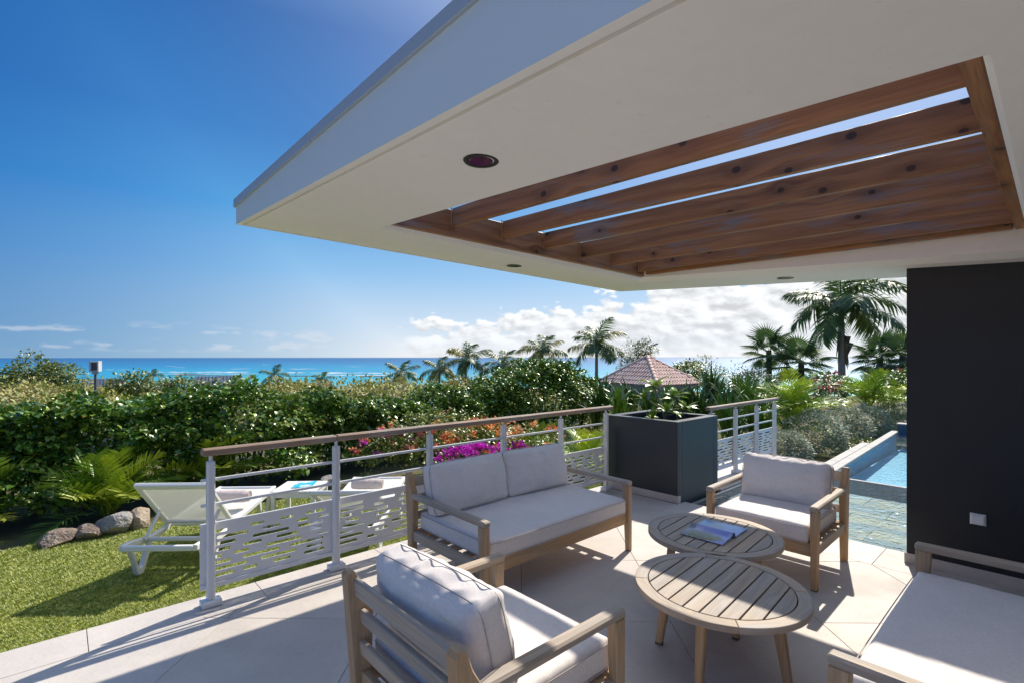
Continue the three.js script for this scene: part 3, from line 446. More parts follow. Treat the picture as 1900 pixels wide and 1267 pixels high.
// round slatted tables
function roundTable(label, b, a, turn) {
  const t = thing('coffee_table', label, 'coffee table', P(b, 0, a), turn, 'round teak coffee tables'), R0 = .423, R1 = .352, H = .425, th = .032;
  for (let k = 0; k < 4; k++) {                              // rim in four segments with butt joints
    const a0 = k * Math.PI / 2 + .55 + .002, a1 = a0 + Math.PI / 2 - .004, s = new THREE.Shape(); s.absarc(0, 0, R0, a0, a1, false); s.absarc(0, 0, R1 + .005, a1, a0, true);
    let g = new THREE.ExtrudeGeometry(s, { depth: th - .008, bevelEnabled: true, bevelThickness: .004, bevelSize: .004, bevelOffset: -.004, bevelSegments: 2, curveSegments: 22 }); g.rotateX(-Math.PI / 2).translate(0, H - th + .004, 0);
    if (g.index) g = g.toNonIndexed(); const p = g.attributes.position, uv = []; for (let i = 0; i < p.count; i++) { const an = Math.atan2(p.getZ(i), p.getX(i)); uv.push(an * .4 + k, Math.hypot(p.getX(i), p.getZ(i)) + p.getY(i) * .9 + k * .3); } g.setAttribute('uv', new THREE.Float32BufferAttribute(uv, 2)); part(t, 'rim_segment', g, teakGrey);
  }
  const N = 9, pitch = .0795, gap = .0085;
  for (let i = 0; i < N; i++) {
    const y0 = Math.max(-R1 + .001, (i - N / 2) * pitch + gap / 2), y1 = Math.min(R1 - .001, (i + 1 - N / 2) * pitch - gap / 2), s = new THREE.Shape(), x = y => Math.sqrt(Math.max(0, R1 * R1 - y * y)), pts = [];
    for (let k = 0; k <= 8; k++) { const y = lerp(y0, y1, k / 8); pts.push([x(y), y]); } for (let k = 8; k >= 0; k--) { const y = lerp(y0, y1, k / 8); pts.push([-x(y), y]); }
    pts.forEach((p, k) => k ? s.lineTo(...p) : s.moveTo(...p));
    let g = new THREE.ExtrudeGeometry(s, { depth: .016, bevelEnabled: true, bevelThickness: .0015, bevelSize: .0015, bevelOffset: -.0015, bevelSegments: 1 }); g.rotateX(-Math.PI / 2).translate(0, H - .0180, 0); part(t, 'slat', grainUV(g, 0), teakGrey);
  }
  part(t, 'gap_shade_disc', new THREE.CircleGeometry(R1 + .02, 48).rotateX(-Math.PI / 2).translate(0, H - .014, 0), gapShade); part(t, 'cross_bar', moved(cbox(.60, .03, .06, .003), 0, H - .044, 0), teakWarm); part(t, 'cross_bar', moved(cbox(.06, .03, .60, .003), 0, H - .046, 0), teakWarm);  // near-black disc painted in as the shade between the slats
  const legG = cbox(.062, .40, .046, .006, 1, q => { const k = clamp((q.y + .2) / .4); q.x *= lerp(.58, 1, k); q.z *= lerp(.70, 1, k); q.x += (1 - k) * .062; });
  for (let k = 0; k < 4; k++) { const an = k * Math.PI / 2 - .08, l = part(t, 'leg', legG, teakWarm, [Math.cos(an) * .262, .200, Math.sin(an) * .262], [0, -an, 0]); part(l, 'leg_tip', cbox(.038, .016, .034, .003), legTip, [.060, -.1915, 0]); }
  return t;
}
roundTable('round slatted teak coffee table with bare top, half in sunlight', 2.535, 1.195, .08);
const tableTop = .4255;
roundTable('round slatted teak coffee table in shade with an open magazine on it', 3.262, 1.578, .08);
// open magazine
function printTex(w, h, fn) { return tex(w, h, fn); }
{
  const sky1 = printTex(192, 256, (u, v) => { const c = fbm(u * 3, v * 4, 4, 0, 0, 120), cl = sstep(.48, .68, c); let k = mix3([.10, .20, .62], [.48, .46, .66], v * .55 + cl * .45); const tree = sstep(.02, -.03, Math.hypot((u - .72) * 1.1, (v - .56) * .62) - .30 + (fbm(u * 14, v * 14, 3, 0, 0, 122) - .5) * .16); k = mix3(k, mix3([.035, .055, .025], [.10, .16, .05], fbm(u * 20, v * 20, 2, 0, 0, 123)), tree); if (v > .80) k = mix3(k, [.12, .16, .22], sstep(.80, .9, v)); return k; });
  const sky2 = printTex(192, 256, (u, v) => { const cl = sstep(.45, .7, fbm(u * 3 + 4, v * 3, 4, 0, 0, 125)); let k = mix3([.14, .30, .72], [.34, .50, .74], v * .6 + cl * .3); const t = sstep(.05, -.05, Math.hypot((u - .5) * 1.2, (v - .62) * .8) - .22 + (fbm(u * 9, v * 9, 3, 0, 0, 127) - .5) * .2); k = mix3(k, [.26, .40, .40], t * .7); if (v > .78) k = mix3(k, [.10, .36, .60], .6); return k; });
  const page = (t) => phys([1, 1, 1], { map: t, roughness: .28, clearcoat: .5, clearcoatRoughness: .15 });
  const m = thing('magazine', 'open glossy magazine with sky and tree pictures lying on the slatted table', 'magazine', P(3.262, tableTop + .001, 1.57), Math.PI + .03);
  const leafSheet = (sgn, lift) => { const nx = 18, g = new THREE.PlaneGeometry(.21, .285, nx, 2).rotateX(-Math.PI / 2), p = g.attributes.position, uv = g.attributes.uv; for (let i = 0; i < p.count; i++) { const t = (p.getX(i) + .105) / .21; p.setX(i, sgn * t * .205); p.setY(i, lift(t)); uv.setXY(i, sgn > 0 ? t : 1 - t, uv.getY(i)); } for (let i = 0; i < uv.count; i++) { const x = uv.getX(i), y = uv.getY(i); uv.setXY(i, 1 - x, 1 - y); uv.setXY(i, x, 1 - y); } g.computeVertexNormals(); return g; };
  part(m, 'page', leafSheet(1, t => .006 + .030 * Math.exp(-Math.pow((t - .14) / .16, 2)) * sstep(0, .1, t) + .012 * Math.sin(t * 3.1)), page(sky1));
  part(m, 'page', leafSheet(-1, t => .007 + .006 * Math.sin(t * 2.6)), page(sky2));
  part(m, 'page_block', moved(cbox(.19, .005, .28, .002), -.10, .0028, 0), mat([.70, .70, .72], { roughness: .5 })); part(m, 'page_block', moved(cbox(.15, .004, .28, .002), .12, .0023, 0), mat([.70, .70, .72], { roughness: .5 }));
  const roll = new THREE.CylinderGeometry(.010, .010, .284, 14, 1, true, 0, 5.2).rotateX(Math.PI / 2).translate(.026, .016, 0); part(m, 'curled_leaf', roll, mat([.30, .34, .42], { roughness: .3 }));
}

// ------------------------------------------------------------------ lawn furniture
const LAWN = -.29;
function rail3(pts, w, h, c = .006) {                       // rectangular bar swept along a bent line in the z-y plane
  const up = [], lo = []; pts.forEach((p, i) => { const q = pts[Math.max(0, i - 1)], r = pts[Math.min(pts.length - 1, i + 1)], t = Math.atan2(r[1] - q[1], r[0] - q[0]), nx = -Math.sin(t) * h / 2, ny = Math.cos(t) * h / 2; up.push([p[0] + nx, p[1] + ny]); lo.push([p[0] - nx, p[1] - ny]); });
  return profile([...lo, ...up.reverse()], w, c, 2);
}
function lounger(label, pos, turn, back) {
  const o = thing('sun_lounger', label, 'sun lounger', pos, turn, 'white sun loungers on the lawn'), W = .64, hw = W / 2 - .022;
  const spine = [[0, .300], [.10, .300], [.22, .282], [.36, .262], [.50, .270], [.62, .296], [.78, .325], [1.0, .352], [1.25, .378], [1.52, .402]];
  for (const s of [-1, 1]) {
    part(o, 'side_rail', rail3(spine, .040, .050), whiteResin, [s * hw, 0, 0]);
    for (const [zz, hh] of [[.10, .285], [1.14, .37]]) { const f = zz > 1 ? 1 : 1; part(o, 'leg', profile([[zz - .035, hh], [zz + .020, hh], [zz + .045, .20], [zz + .092, .065], [zz + .115, .055], [zz + .140, .075], [zz + .235, hh - .012], [zz + .285, hh - .012], [zz + .160, .020], [zz + .140, 0], [zz + .085, 0], [zz + .070, .020], [zz + .025, .16]], .042, .006, 1), whiteResin, [s * hw, 0, 0]); }
  }
  part(o, 'head_bar', cbox(W - .06, .046, .040, .008), whiteResin, [0, .300, .006]); part(o, 'brace_bar', cbox(W - .07, .036, .036, .008), whiteResin, [0, .280, .28]); part(o, 'cross_bar', cbox(W - .07, .036, .036, .008), whiteResin, [0, .300, .64]); part(o, 'foot_bar', cbox(W - .05, .046, .042, .008), whiteResin, [0, .402, 1.50]);
  // seat sling
  const sl = new THREE.PlaneGeometry(W - .075, .86, 10, 20).rotateX(-Math.PI / 2), sp = sl.attributes.position; for (let i = 0; i < sp.count; i++) { const z = sp.getZ(i) + .43 + .64, x = sp.getX(i) / (W / 2); sp.setZ(i, z); sp.setY(i, piece(z, spine) + .012 - .022 * (1 - x * x) * Math.sin(Math.PI * clamp((z - .64) / .86))); } sl.computeVertexNormals(); part(o, 'seat_sling', sl, slingMat);
  // raised back: frame, sling, strut
  const [bz, by] = [.62, .300], L = back.len, an = back.ang, bk = new THREE.Group(); bk.name = 'backrest'; bk.position.set(0, by, bz); bk.rotation.x = an; o.add(bk);
  for (const s of [-1, 1]) part(bk, 'back_stile', cbox(.040, .038, L, .008), whiteResin, [s * hw, 0, -L / 2]);
  part(bk, 'top_bar', cbox(W, .040, .062, .010), whiteResin, [0, .002, -L + .01]); part(bk, 'lower_bar', cbox(W - .09, .030, .034, .006), whiteResin, [0, -.004, -.06]);
  const bs = new THREE.PlaneGeometry(W - .085, L - .05, 10, 12).rotateX(-Math.PI / 2).translate(0, .006, -L / 2), bp = bs.attributes.position; for (let i = 0; i < bp.count; i++) { const x = bp.getX(i) / (W / 2), z = -bp.getZ(i) / L; bp.setY(i, .008 - .020 * (1 - x * x) * Math.sin(Math.PI * clamp(z))); } bs.computeVertexNormals(); part(bk, 'back_sling', bs, slingMat);
  const A = [bz - Math.cos(an) * L * .42, by + Math.sin(an) * L * .42];
  for (const s of [-1, 1]) part(o, 'strut', rail3([[A[0], A[1] - .01], [.24, .290]], .022, .024, .003), whiteResin, [s * (hw - .035), 0, 0]);
  return o;
}
const at = (X, Z, h) => { const [b, a] = cam2house(X, Z); return P(b, h, a); };
const YAW = Math.atan2(CB, -SB);
lounger('white sling sun lounger with raised back beside the first railing post', at(-2.935, 4.13, LAWN + .01), YAW + .04, { len: .64, ang: .83 });
lounger('white sun lounger mostly hidden behind the slotted railing panels', at(-1.575, 4.58, LAWN + .01), YAW + .03, { len: .60, ang: .54 });
function towelRoll(label, pos, turn, L, r0) {
  const t = thing('rolled_towel', label, 'towel', pos, turn, 'rolled towels on the loungers'), prof = [], N = 26;
  const g = new THREE.CylinderGeometry(r0, r0, L, 30, 26, true).rotateZ(Math.PI / 2), p = g.attributes.position; for (let i = 0; i < p.count; i++) { const x = p.getX(i), y = p.getY(i), z = p.getZ(i), an = Math.atan2(z, y), e = 1 - Math.pow(Math.abs(x) / (L / 2), 6) * .22, k = (1 + .10 * (fbm3(x * 14, Math.cos(an) * 2, Math.sin(an) * 2, 3, 4) - .5) + .04 * Math.sin(x * 90) * .4 + (an > 1.9 && an < 2.2 ? .05 : 0)) * e; p.setXYZ(i, x, y * k * (y < 0 ? .86 : 1), z * k); } g.computeVertexNormals(); part(t, 'roll', g, towelMat);
  for (const s of [-1, 1]) { const pts = []; for (let k = 0; k <= 60; k++) { const a = k / 60 * Math.PI * 7, r = r0 * .80 * (1 - k / 68); pts.push(new THREE.Vector3(s * (L / 2 - .004), Math.cos(a) * r * .93, Math.sin(a) * r)); } part(t, 'end_spiral', new THREE.TubeGeometry(new THREE.CatmullRomCurve3(pts), 90, r0 * .075, 5), towelMat); part(t, 'end_fill', new THREE.CircleGeometry(r0 * .78, 20).rotateY(Math.PI / 2).translate(s * (L / 2 - .012), 0, 0), towelMat); }
  return t;
}
towelRoll('rolled pale pink towel on the lounger beside the first railing post', at(-2.86, 5.08, LAWN + .475), YAW + .10, .36, .068);
towelRoll('rolled pale pink towel on the lounger behind the second railing bay', at(-1.63, 5.62, LAWN + .465), YAW + .05, .34, .064);
{
  const t = thing('side_table', 'white slatted side table between the two sun loungers', 'side table', at(-2.41, 5.68, LAWN), YAW + .06), W = .47, H = .43;
  for (const x of [-1, 1]) for (const z of [-1, 1]) part(t, 'leg', cbox(.042, H - .03, .042, .005, 1), whiteResin, [x * (W / 2 - .022), (H - .03) / 2, z * (W / 2 - .022)]);
  for (let k = 0; k < 6; k++) part(t, 'slat', cbox(W / 6 - .004, .022, W, .003, 2), whiteResin, [(k - 2.5) * W / 6, H - .011, 0]);
  for (const z of [-1, 1]) part(t, 'apron', cbox(W - .08, .05, .02, .003), whiteResin, [0, H - .05, z * (W / 2 - .02)]); for (const x of [-1, 1]) part(t, 'apron', cbox(.02, .05, W - .08, .003), whiteResin, [x * (W / 2 - .02), H - .05, 0]);
  const m = thing('magazine', 'closed magazine with a blue sea cover lying on the white side table', 'magazine', at(-2.38, 5.72, LAWN + H + .001), YAW + .12);
  part(m, 'cover', moved(cbox(.215, .004, .28, .001), 0, .0072, 0), phys([1, 1, 1], { roughness: .3, map: tex(128, 128, (u, v) => mix3(mix3([.03, .38, .62], [.05, .60, .80], fbm(u * 6, v * 9, 3, 6, 9, 140)), [.80, .86, .9], sstep(.58, .66, fbm(u * 4, v * 3, 4, 4, 3, 141))), true, [1 / .3, 1 / .3]) })); part(m, 'page_block', moved(cbox(.205, .005, .272, .001), 0, .0025, 0), mat([.8, .8, .8]));
}
// ------------------------------------------------------------------ ground, sea
function hillH(x, z) {                                       // ground height: level garden, then falling away to the shore
  const b = x, a = -z, X = b * SB - a * CB, Z = b * CB + a * SB, r = Math.hypot(X, Z), az = Math.atan2(X, Z) * 180 / Math.PI;
  const left = piece(r, [[0, -.36], [8.5, -.36], [12, -.9], [20, -2.2], [35, -4.4], [60, -6.5], [110, -11], [260, -24], [700, -42], [1000, -50]]), right = piece(r, [[0, -.34], [14, -.34], [24, -.2], [34, -.9], [60, -6], [140, -16], [260, -26], [700, -44], [1000, -50]]);
  return lerp(left, right, sstep(-2, 22, az) * sstep(75, 45, az)) + (r > 10 ? (fbm(x * .12 + 9, z * .12, 3) - .5) * Math.min(1.2, (r - 10) * .06) : 0);
}
{
  const rs = [0, 3, 6, 9, 12, 15, 19, 24, 30, 38, 48, 60, 80, 110, 150, 210, 300, 420, 600, 800, 1000], N = 96, pos = [], idx = [];
  rs.forEach(r => { for (let k = 0; k < N; k++) { const t = k / N * 2 * Math.PI, x = r * Math.cos(t), z = r * Math.sin(t); pos.push(x, r < 9 ? -.37 : hillH(x, z), z); } });
  for (let i = 0; i < rs.length - 1; i++) for (let k = 0; k < N; k++) { const n = (k + 1) % N, A = i * N + k, B = i * N + n, C = A + N, D = B + N; idx.push(A, B, D, A, D, C); }
  const keep = []; for (let i = 0; i < idx.length; i += 3) { const c = [0, 1, 2].map(k => [pos[idx[i + k] * 3], -pos[idx[i + k] * 3 + 2]]), mb = (c[0][0] + c[1][0] + c[2][0]) / 3, ma = (c[0][1] + c[1][1] + c[2][1]) / 3; if (Math.hypot(mb, ma) < 9 && false) continue; keep.push(idx[i], idx[i + 1], idx[i + 2]); }
  const g = new THREE.BufferGeometry(); g.setAttribute('position', new THREE.Float32BufferAttribute(pos, 3)); g.setIndex(keep); g.computeVertexNormals(); const uv = []; for (let i = 0; i < pos.length; i += 3) uv.push(pos[i], pos[i + 2]); g.setAttribute('uv', new THREE.Float32BufferAttribute(uv, 2));
  const soil = tex(512, 512, (u, v) => { const n = fbm(u * 6, v * 6, 5, 6, 6, 150), f = fbm(u * 60, v * 60, 2, 60, 60, 151); return mix3([.070, .070, .025], [.13, .115, .05], n).map(c => c * (.7 + .6 * f)); }, true, [1 / 3, 1 / 3]);
  // the pool and terrace are dug into the garden: cut those triangles out and lay a garden sheet round them
  struct('hillside', g, mat([1, 1, 1], { map: soil, roughness: 1 })).position.y = -1.15;
  const near = (b0, b1, a0, a1) => new THREE.PlaneGeometry(b1 - b0, a1 - a0, 12, 12).rotateX(-Math.PI / 2).translate((b0 + b1) / 2, -.345, -(a0 + a1) / 2);
  struct('garden_soil', grainUV(mergeGeometries([near(-9, 5.0, 3.9, 11.5), near(5.0, 14.6, 3.52, 11.5), near(8.75, 14.6, 2.56, 3.52), near(13.75, 22, -4, 2.75), near(14.6, 22, 2.75, 11.5), near(-9, -6.02, -4, 3.9)]), 0), mat([1, 1, 1], { map: soil, roughness: 1 }));
  // sea: shallows turquoise over sand, deep water blue
  const sr = [200, 400, 600, 800, 1000, 1200, 1450, 1750, 2200, 3000, 4500, 8000, 16000, 40000, 80000], sp = [], sc = [], si = [], M = 60;
  sr.forEach(r => { for (let k = 0; k <= M; k++) { const az = lerp(-75, 75, k / M) * Math.PI / 180, X = r * Math.sin(az), Z = r * Math.cos(az), [b, a] = cam2house(X, Z); sp.push(b, -45, -a); const w = fbm(k * .35, Math.log(r) * 3, 3, 0, 0, 161) - .5, t = Math.log(r) + w * .7; const c = [0, 1, 2].map(i => piece(t, [[6.0, [.04, .40, .46][i]], [7.0, [.025, .34, .44][i]], [7.5, [.014, .26, .42][i]], [8.2, [.010, .17, .36][i]], [9.2, [.012, .115, .28][i]], [11, [.018, .10, .24][i]]])); sc.push(...c); } });
  for (let i = 0; i < sr.length - 1; i++) for (let k = 0; k < M; k++) { const A = i * (M + 1) + k, B = A + 1, C = A + M + 1, D = C + 1; si.push(A, C, D, A, D, B); }
  const sg = new THREE.BufferGeometry(); sg.setAttribute('position', new THREE.Float32BufferAttribute(sp, 3)); sg.setAttribute('color', new THREE.Float32BufferAttribute(sc, 3)); sg.setIndex(si); sg.computeVertexNormals(); const suv = []; for (let i = 0; i < sp.length; i += 3) suv.push(sp[i], sp[i + 2]); sg.setAttribute('uv', new THREE.Float32BufferAttribute(suv, 2));
  const wv = tex(512, 512, (u, v) => fbm(u * 12, v * 12, 5, 12, 12, 165), false, [1 / 160, 1 / 160]);
  struct('sea', sg, phys([1, 1, 1], { vertexColors: true, roughness: .46, bumpMap: wv, bumpScale: 2.6, specularIntensity: .9 }));
  // surf breaking on the reef, low banks of foam
  const foam = mat([.82, .84, .85], { roughness: .9 }), surf = [], r = rng(88);
  const bank = (x0, x1, y, th, n) => { for (let k = 0; k < n; k++) { const x = rr(x0, x1, r), yy = y + (r() - .5) * th, Z = FOCAL * (EYE + 45) / (yy - 663), X = (x - 950) * Z / FOCAL, [b, a] = cam2house(X, Z); surf.push({ p: P(b, -45 + .2, a), q: new THREE.Quaternion().setFromAxisAngle(new THREE.Vector3(0, 1, 0), TH - Math.PI / 2 + (r() - .5) * .15), s: new THREE.Vector3(rr(14, 70, r), rr(.4, .9, r), rr(2, 9, r) * Z / 1400) }); } };
  bank(275, 460, 690, 1.6, 34); bank(320, 470, 693.5, 1.2, 16); bank(520, 760, 691.5, 2.6, 44); bank(600, 735, 696, 1.6, 18); bank(430, 600, 684, 1.2, 9); bank(830, 1010, 697, 2, 14); bank(0, 320, 682, 14, 7); bank(320, 900, 678, 8, 6);
  const fg = new THREE.SphereGeometry(.5, 10, 6); const sf = scatter(scene, 'surf', fg, foam, surf); sf.userData = { kind: 'stuff', label: 'white surf breaking over the reef offshore', category: 'surf' };
  const reef = thing('reef', 'low dark rock reef lying just behind the white surf', 'reef', [0, 0, 0]), rm = mat([.11, .085, .06], { roughness: 1 });
  [[360, 695.5, 100], [425, 697, 55], [345, 693.5, 46], [560, 697.5, 60], [690, 698, 50]].forEach(([x, y, w]) => { const Z = FOCAL * (EYE + 45) / (y - 663), X = (x - 950) * Z / FOCAL, [b, a] = cam2house(X, Z), g = new THREE.SphereGeometry(.5, 16, 8); part(reef, 'rock_bar', g, rm, P(b, -45, a), [0, TH - Math.PI / 2, 0]).scale.set(w * Z / FOCAL, 3.4, 22); });
}

// ------------------------------------------------------------------ leaves
const qd = new THREE.Quaternion();
function leafGeo(L = 1, W = .7, fold = .18, curl = .2, heart = .0) {
  const rows = [[-.02 * 0, .02], [.16, .42 + heart], [.42, .50], [.72, .30], [1, 0]], pos = [], pt = (i, s) => { const [t, w] = rows[i]; return [s * w * W, (s ? fold * w : 0) * W - curl * t * t * L, t * L - (s && i === 1 ? heart * .2 : 0)]; };
  for (let i = 0; i < rows.length - 1; i++) for (const s of [-1, 1]) { pos.push(...pt(i, 0), ...pt(i + 1, 0), ...pt(i + 1, s)); if (rows[i][1] > .03) pos.push(...pt(i, 0), ...pt(i + 1, s), ...pt(i, s)); }
  return flatGeo(pos);
}
const heartLeaf = leafGeo(1, .82, .16, .22, .10), ovalLeaf = leafGeo(1, .55, .22, .25), thinLeaf = leafGeo(1, .26, .2, .2);
const Y = new THREE.Vector3(0, 1, 0), tq = new THREE.Quaternion(), tv = new THREE.Vector3();
function leafQuat(out, r, droop = .5, wild = .6) {           // leaf pointing outward and drooping, seen mostly flat side up
  const d = tv.copy(out).add(new THREE.Vector3(rr(-wild, wild, r), rr(-wild, wild, r) - droop * .5, rr(-wild, wild, r))).normalize(), z = d.clone(), u = new THREE.Vector3(rr(-.6, .6, r), 1, rr(-.6, .6, r)), x = u.cross(z).normalize(), y = z.clone().cross(x);
  return new THREE.Quaternion().setFromRotationMatrix(new THREE.Matrix4().makeBasis(x, y, z));
}
const tint = (cols, r, v = .25) => { const c = cols[Math.floor(r() * cols.length)], k = 1 - v + 2 * v * r(); return rgb(c[0] * k, c[1] * k, c[2] * k); };
const leafBase = leafMat([1, 1, 1]), leafGloss = leafMat([1, 1, 1], { roughness: .27, transmission: .45 }), leafDull = leafMat([1, 1, 1], { roughness: .7, transmission: .25 });
// leaves spread through an ellipsoid, thicker towards its skin
function blob(list, c, rad, n, cols, size, r, { droop = .5, wild = .7, skin = .55, bump = .25, flat = 0, low = -.6 } = {}) {
  const sd = r() * 90;
  for (let k = 0; k < n; k++) {
    const d = new THREE.Vector3(r() * 2 - 1, r() * 2 - 1, r() * 2 - 1); if (d.lengthSq() > 1 || d.lengthSq() < .01) { k--; continue; } d.normalize(); if (d.y < low) { k--; continue; }
    const lump = 1 + bump * 2 * (fbm3(d.x * 2.2 + sd, d.y * 2.2, d.z * 2.2, 3, 7) - .5) * 2, t = lerp(skin, 1, Math.pow(r(), .55)) * lump;
    list.push({ p: new THREE.Vector3(c.x + d.x * rad[0] * t, c.y + d.y * rad[1] * t, c.z + d.z * rad[2] * t), q: leafQuat(d, r, droop, wild), s: size * rr(.6, 1.25, r), c: tint(cols, r) });
  }
}
const GREEN = [[.11, .24, .038], [.17, .33, .048], [.27, .43, .065], [.06, .14, .028], [.36, .48, .075]];

// ------------------------------------------------------------------ lawn
{
  const g = new THREE.PlaneGeometry(11.5, 3.2, 60, 16).rotateX(-Math.PI / 2), p = g.attributes.position; for (let i = 0; i < p.count; i++) { const b = p.getX(i) + 2.75, a = -p.getZ(i) + 5.47; let aa = a; if (a > 6.9) aa = 6.75 + .25 * (fbm(b * .9, 3, 2) - .5) + (a - 6.9); p.setXYZ(i, b, LAWN, -Math.min(aa, 7.05)); } g.computeVertexNormals();
  const turf = tex(512, 512, (u, v) => { const n = fbm(u * 8, v * 8, 4, 8, 8, 170), f = fbm(u * 90, v * 90, 2, 90, 90, 171); return mix3([.19, .225, .028], [.30, .32, .045], n).map(c => c * (.6 + .7 * f)); }, true, [1, 1]);
  struct('lawn', grainUV(g, 0), mat([1, 1, 1], { map: turf, roughness: 1 }));
  const pos = [], r = rng(31);
  for (let k = 0; k < 7; k++) { const an = r() * 6.28, x = Math.cos(an) * .012 * r(), z = Math.sin(an) * .012 * r(), l = rr(.010, .020, r), dx = Math.cos(an) * l * rr(.3, .8, r), dz = Math.sin(an) * l * rr(.3, .8, r), w = .0014; const px = -Math.sin(an) * w, pz = Math.cos(an) * w; pos.push(x - px, 0, z - pz, x + px, 0, z + pz, x + dx, l, z + dz); }
  const tuft = flatGeo(pos), list = [], cols = [[.33, .39, .04], [.41, .45, .055], [.25, .32, .035], [.56, .56, .12], [.70, .68, .26]];
  const far = (b, a) => Math.hypot(b, a);
  for (let k = 0; k < 210000; k++) { const b = rr(-2.6, 6.8, r), a = rr(3.875, 6.95, r); const d = far(b, a - 0); if (r() > Math.pow(4.2 / Math.max(d, 4.2), 1.6)) continue; const pile = fbm(b * 2.3, a * 2.3, 3, 0, 0, 172); list.push({ p: P(b, LAWN, a), q: new THREE.Quaternion().setFromAxisAngle(Y, r() * 6.28), s: new THREE.Vector3(1.5, rr(.7, 1.2, r) * (.85 + .3 * pile), 1.5).multiplyScalar(Math.max(1, d / 5)), c: tint(r() < .72 ? cols.slice(0, 3) : cols, r, .2) }); }
  const gr = scatter(scene, 'grass', tuft, leafMat([1, 1, 1], { roughness: .5, transmission: .25 }), list); gr.userData = { kind: 'stuff', label: 'short green artificial grass of the lawn around the loungers', category: 'grass' };
}

// ------------------------------------------------------------------ hedge along the lawn
{
  const h = thing('hedge', 'long dense hedge of glossy heart-shaped leaves along the far side of the lawn', 'hedge', [0, 0, 0]), r = rng(52), list = [], stems = [];
  const topAt = b => piece(b, [[-3, 1.0], [-.6, 1.06], [.6, 1.06], [2, 1.04], [3.2, .96], [4.6, .90], [5.6, .76], [6.6, .70], [7.6, 1.0], [8.6, 1.34], [9.6, 1.34], [10.8, 1.0]]);
  for (let k = 0; k < 92000; k++) {
    const b = rr(-3.2, 10.6, r), top = topAt(b) + .60 * (fbm(b * 1.5, 5, 4, 0, 0, 180) - .5) + .2 * (vnoise(b * 5, 2, 0, 0, 181) - .5), f = r(), base = -.30;
    let y, a, out; const depth = r() < .3 ? rr(.3, 1.3, r) : Math.pow(r(), 1.6) * .5;
    if (f < .66) { const t = Math.pow(r(), .75); y = lerp(base + .12, top, t); a = 7.90 + 1.25 * (fbm(b * 1.55, y * 1.6, 3, 0, 0, 183) - .5) + .45 * Math.pow(t, 3) + depth; out = new THREE.Vector3(0, .25 + .4 * t, 1); }
    else { y = top + (vnoise(b * 3.2, r() * 9, 0, 0, 185) - .5) * .22 - depth * .5; a = rr(8.1, 9.5, r); out = new THREE.Vector3(rr(-.3, .3, r), 1, .35); }
    if (fbm(b * 2.1, y * 2.4, 3, 0, 0, 187) < .37 && f < .66 && r() < .8) continue;   // gaps that stay dark
    const old = r() < .018; list.push({ p: P(b, y, a), q: leafQuat(out.normalize(), r, .9, .75), s: rr(.040, .092, r), c: old ? rgb(.34, .27, .03) : tint(b < 2.2 ? GREEN : GREEN.concat([[.24, .34, .05], [.30, .38, .06]]), r) });
  }
  scatter(h, 'foliage', heartLeaf, leafGloss, list);
  for (let k = 0; k < 260; k++) { const b = rr(-3, 10.5, r), a = rr(8.3, 9.2, r), t = topAt(b) - .1, pts = [P(b, -.4, a), P(b + rr(-.15, .15, r), lerp(-.4, t, .5), a + rr(-.15, .15, r)), P(b + rr(-.35, .35, r), t - r() * .35, a + rr(-.3, .2, r))]; const g = tube(pts, rr(.010, .022, r), 5, 5, .4); g.deleteAttribute('uv'); stems.push(g.toNonIndexed()); }
  const st = part(h, 'stems', mergeGeometries(stems), barkMat); st.userData.kind = 'stuff';
}

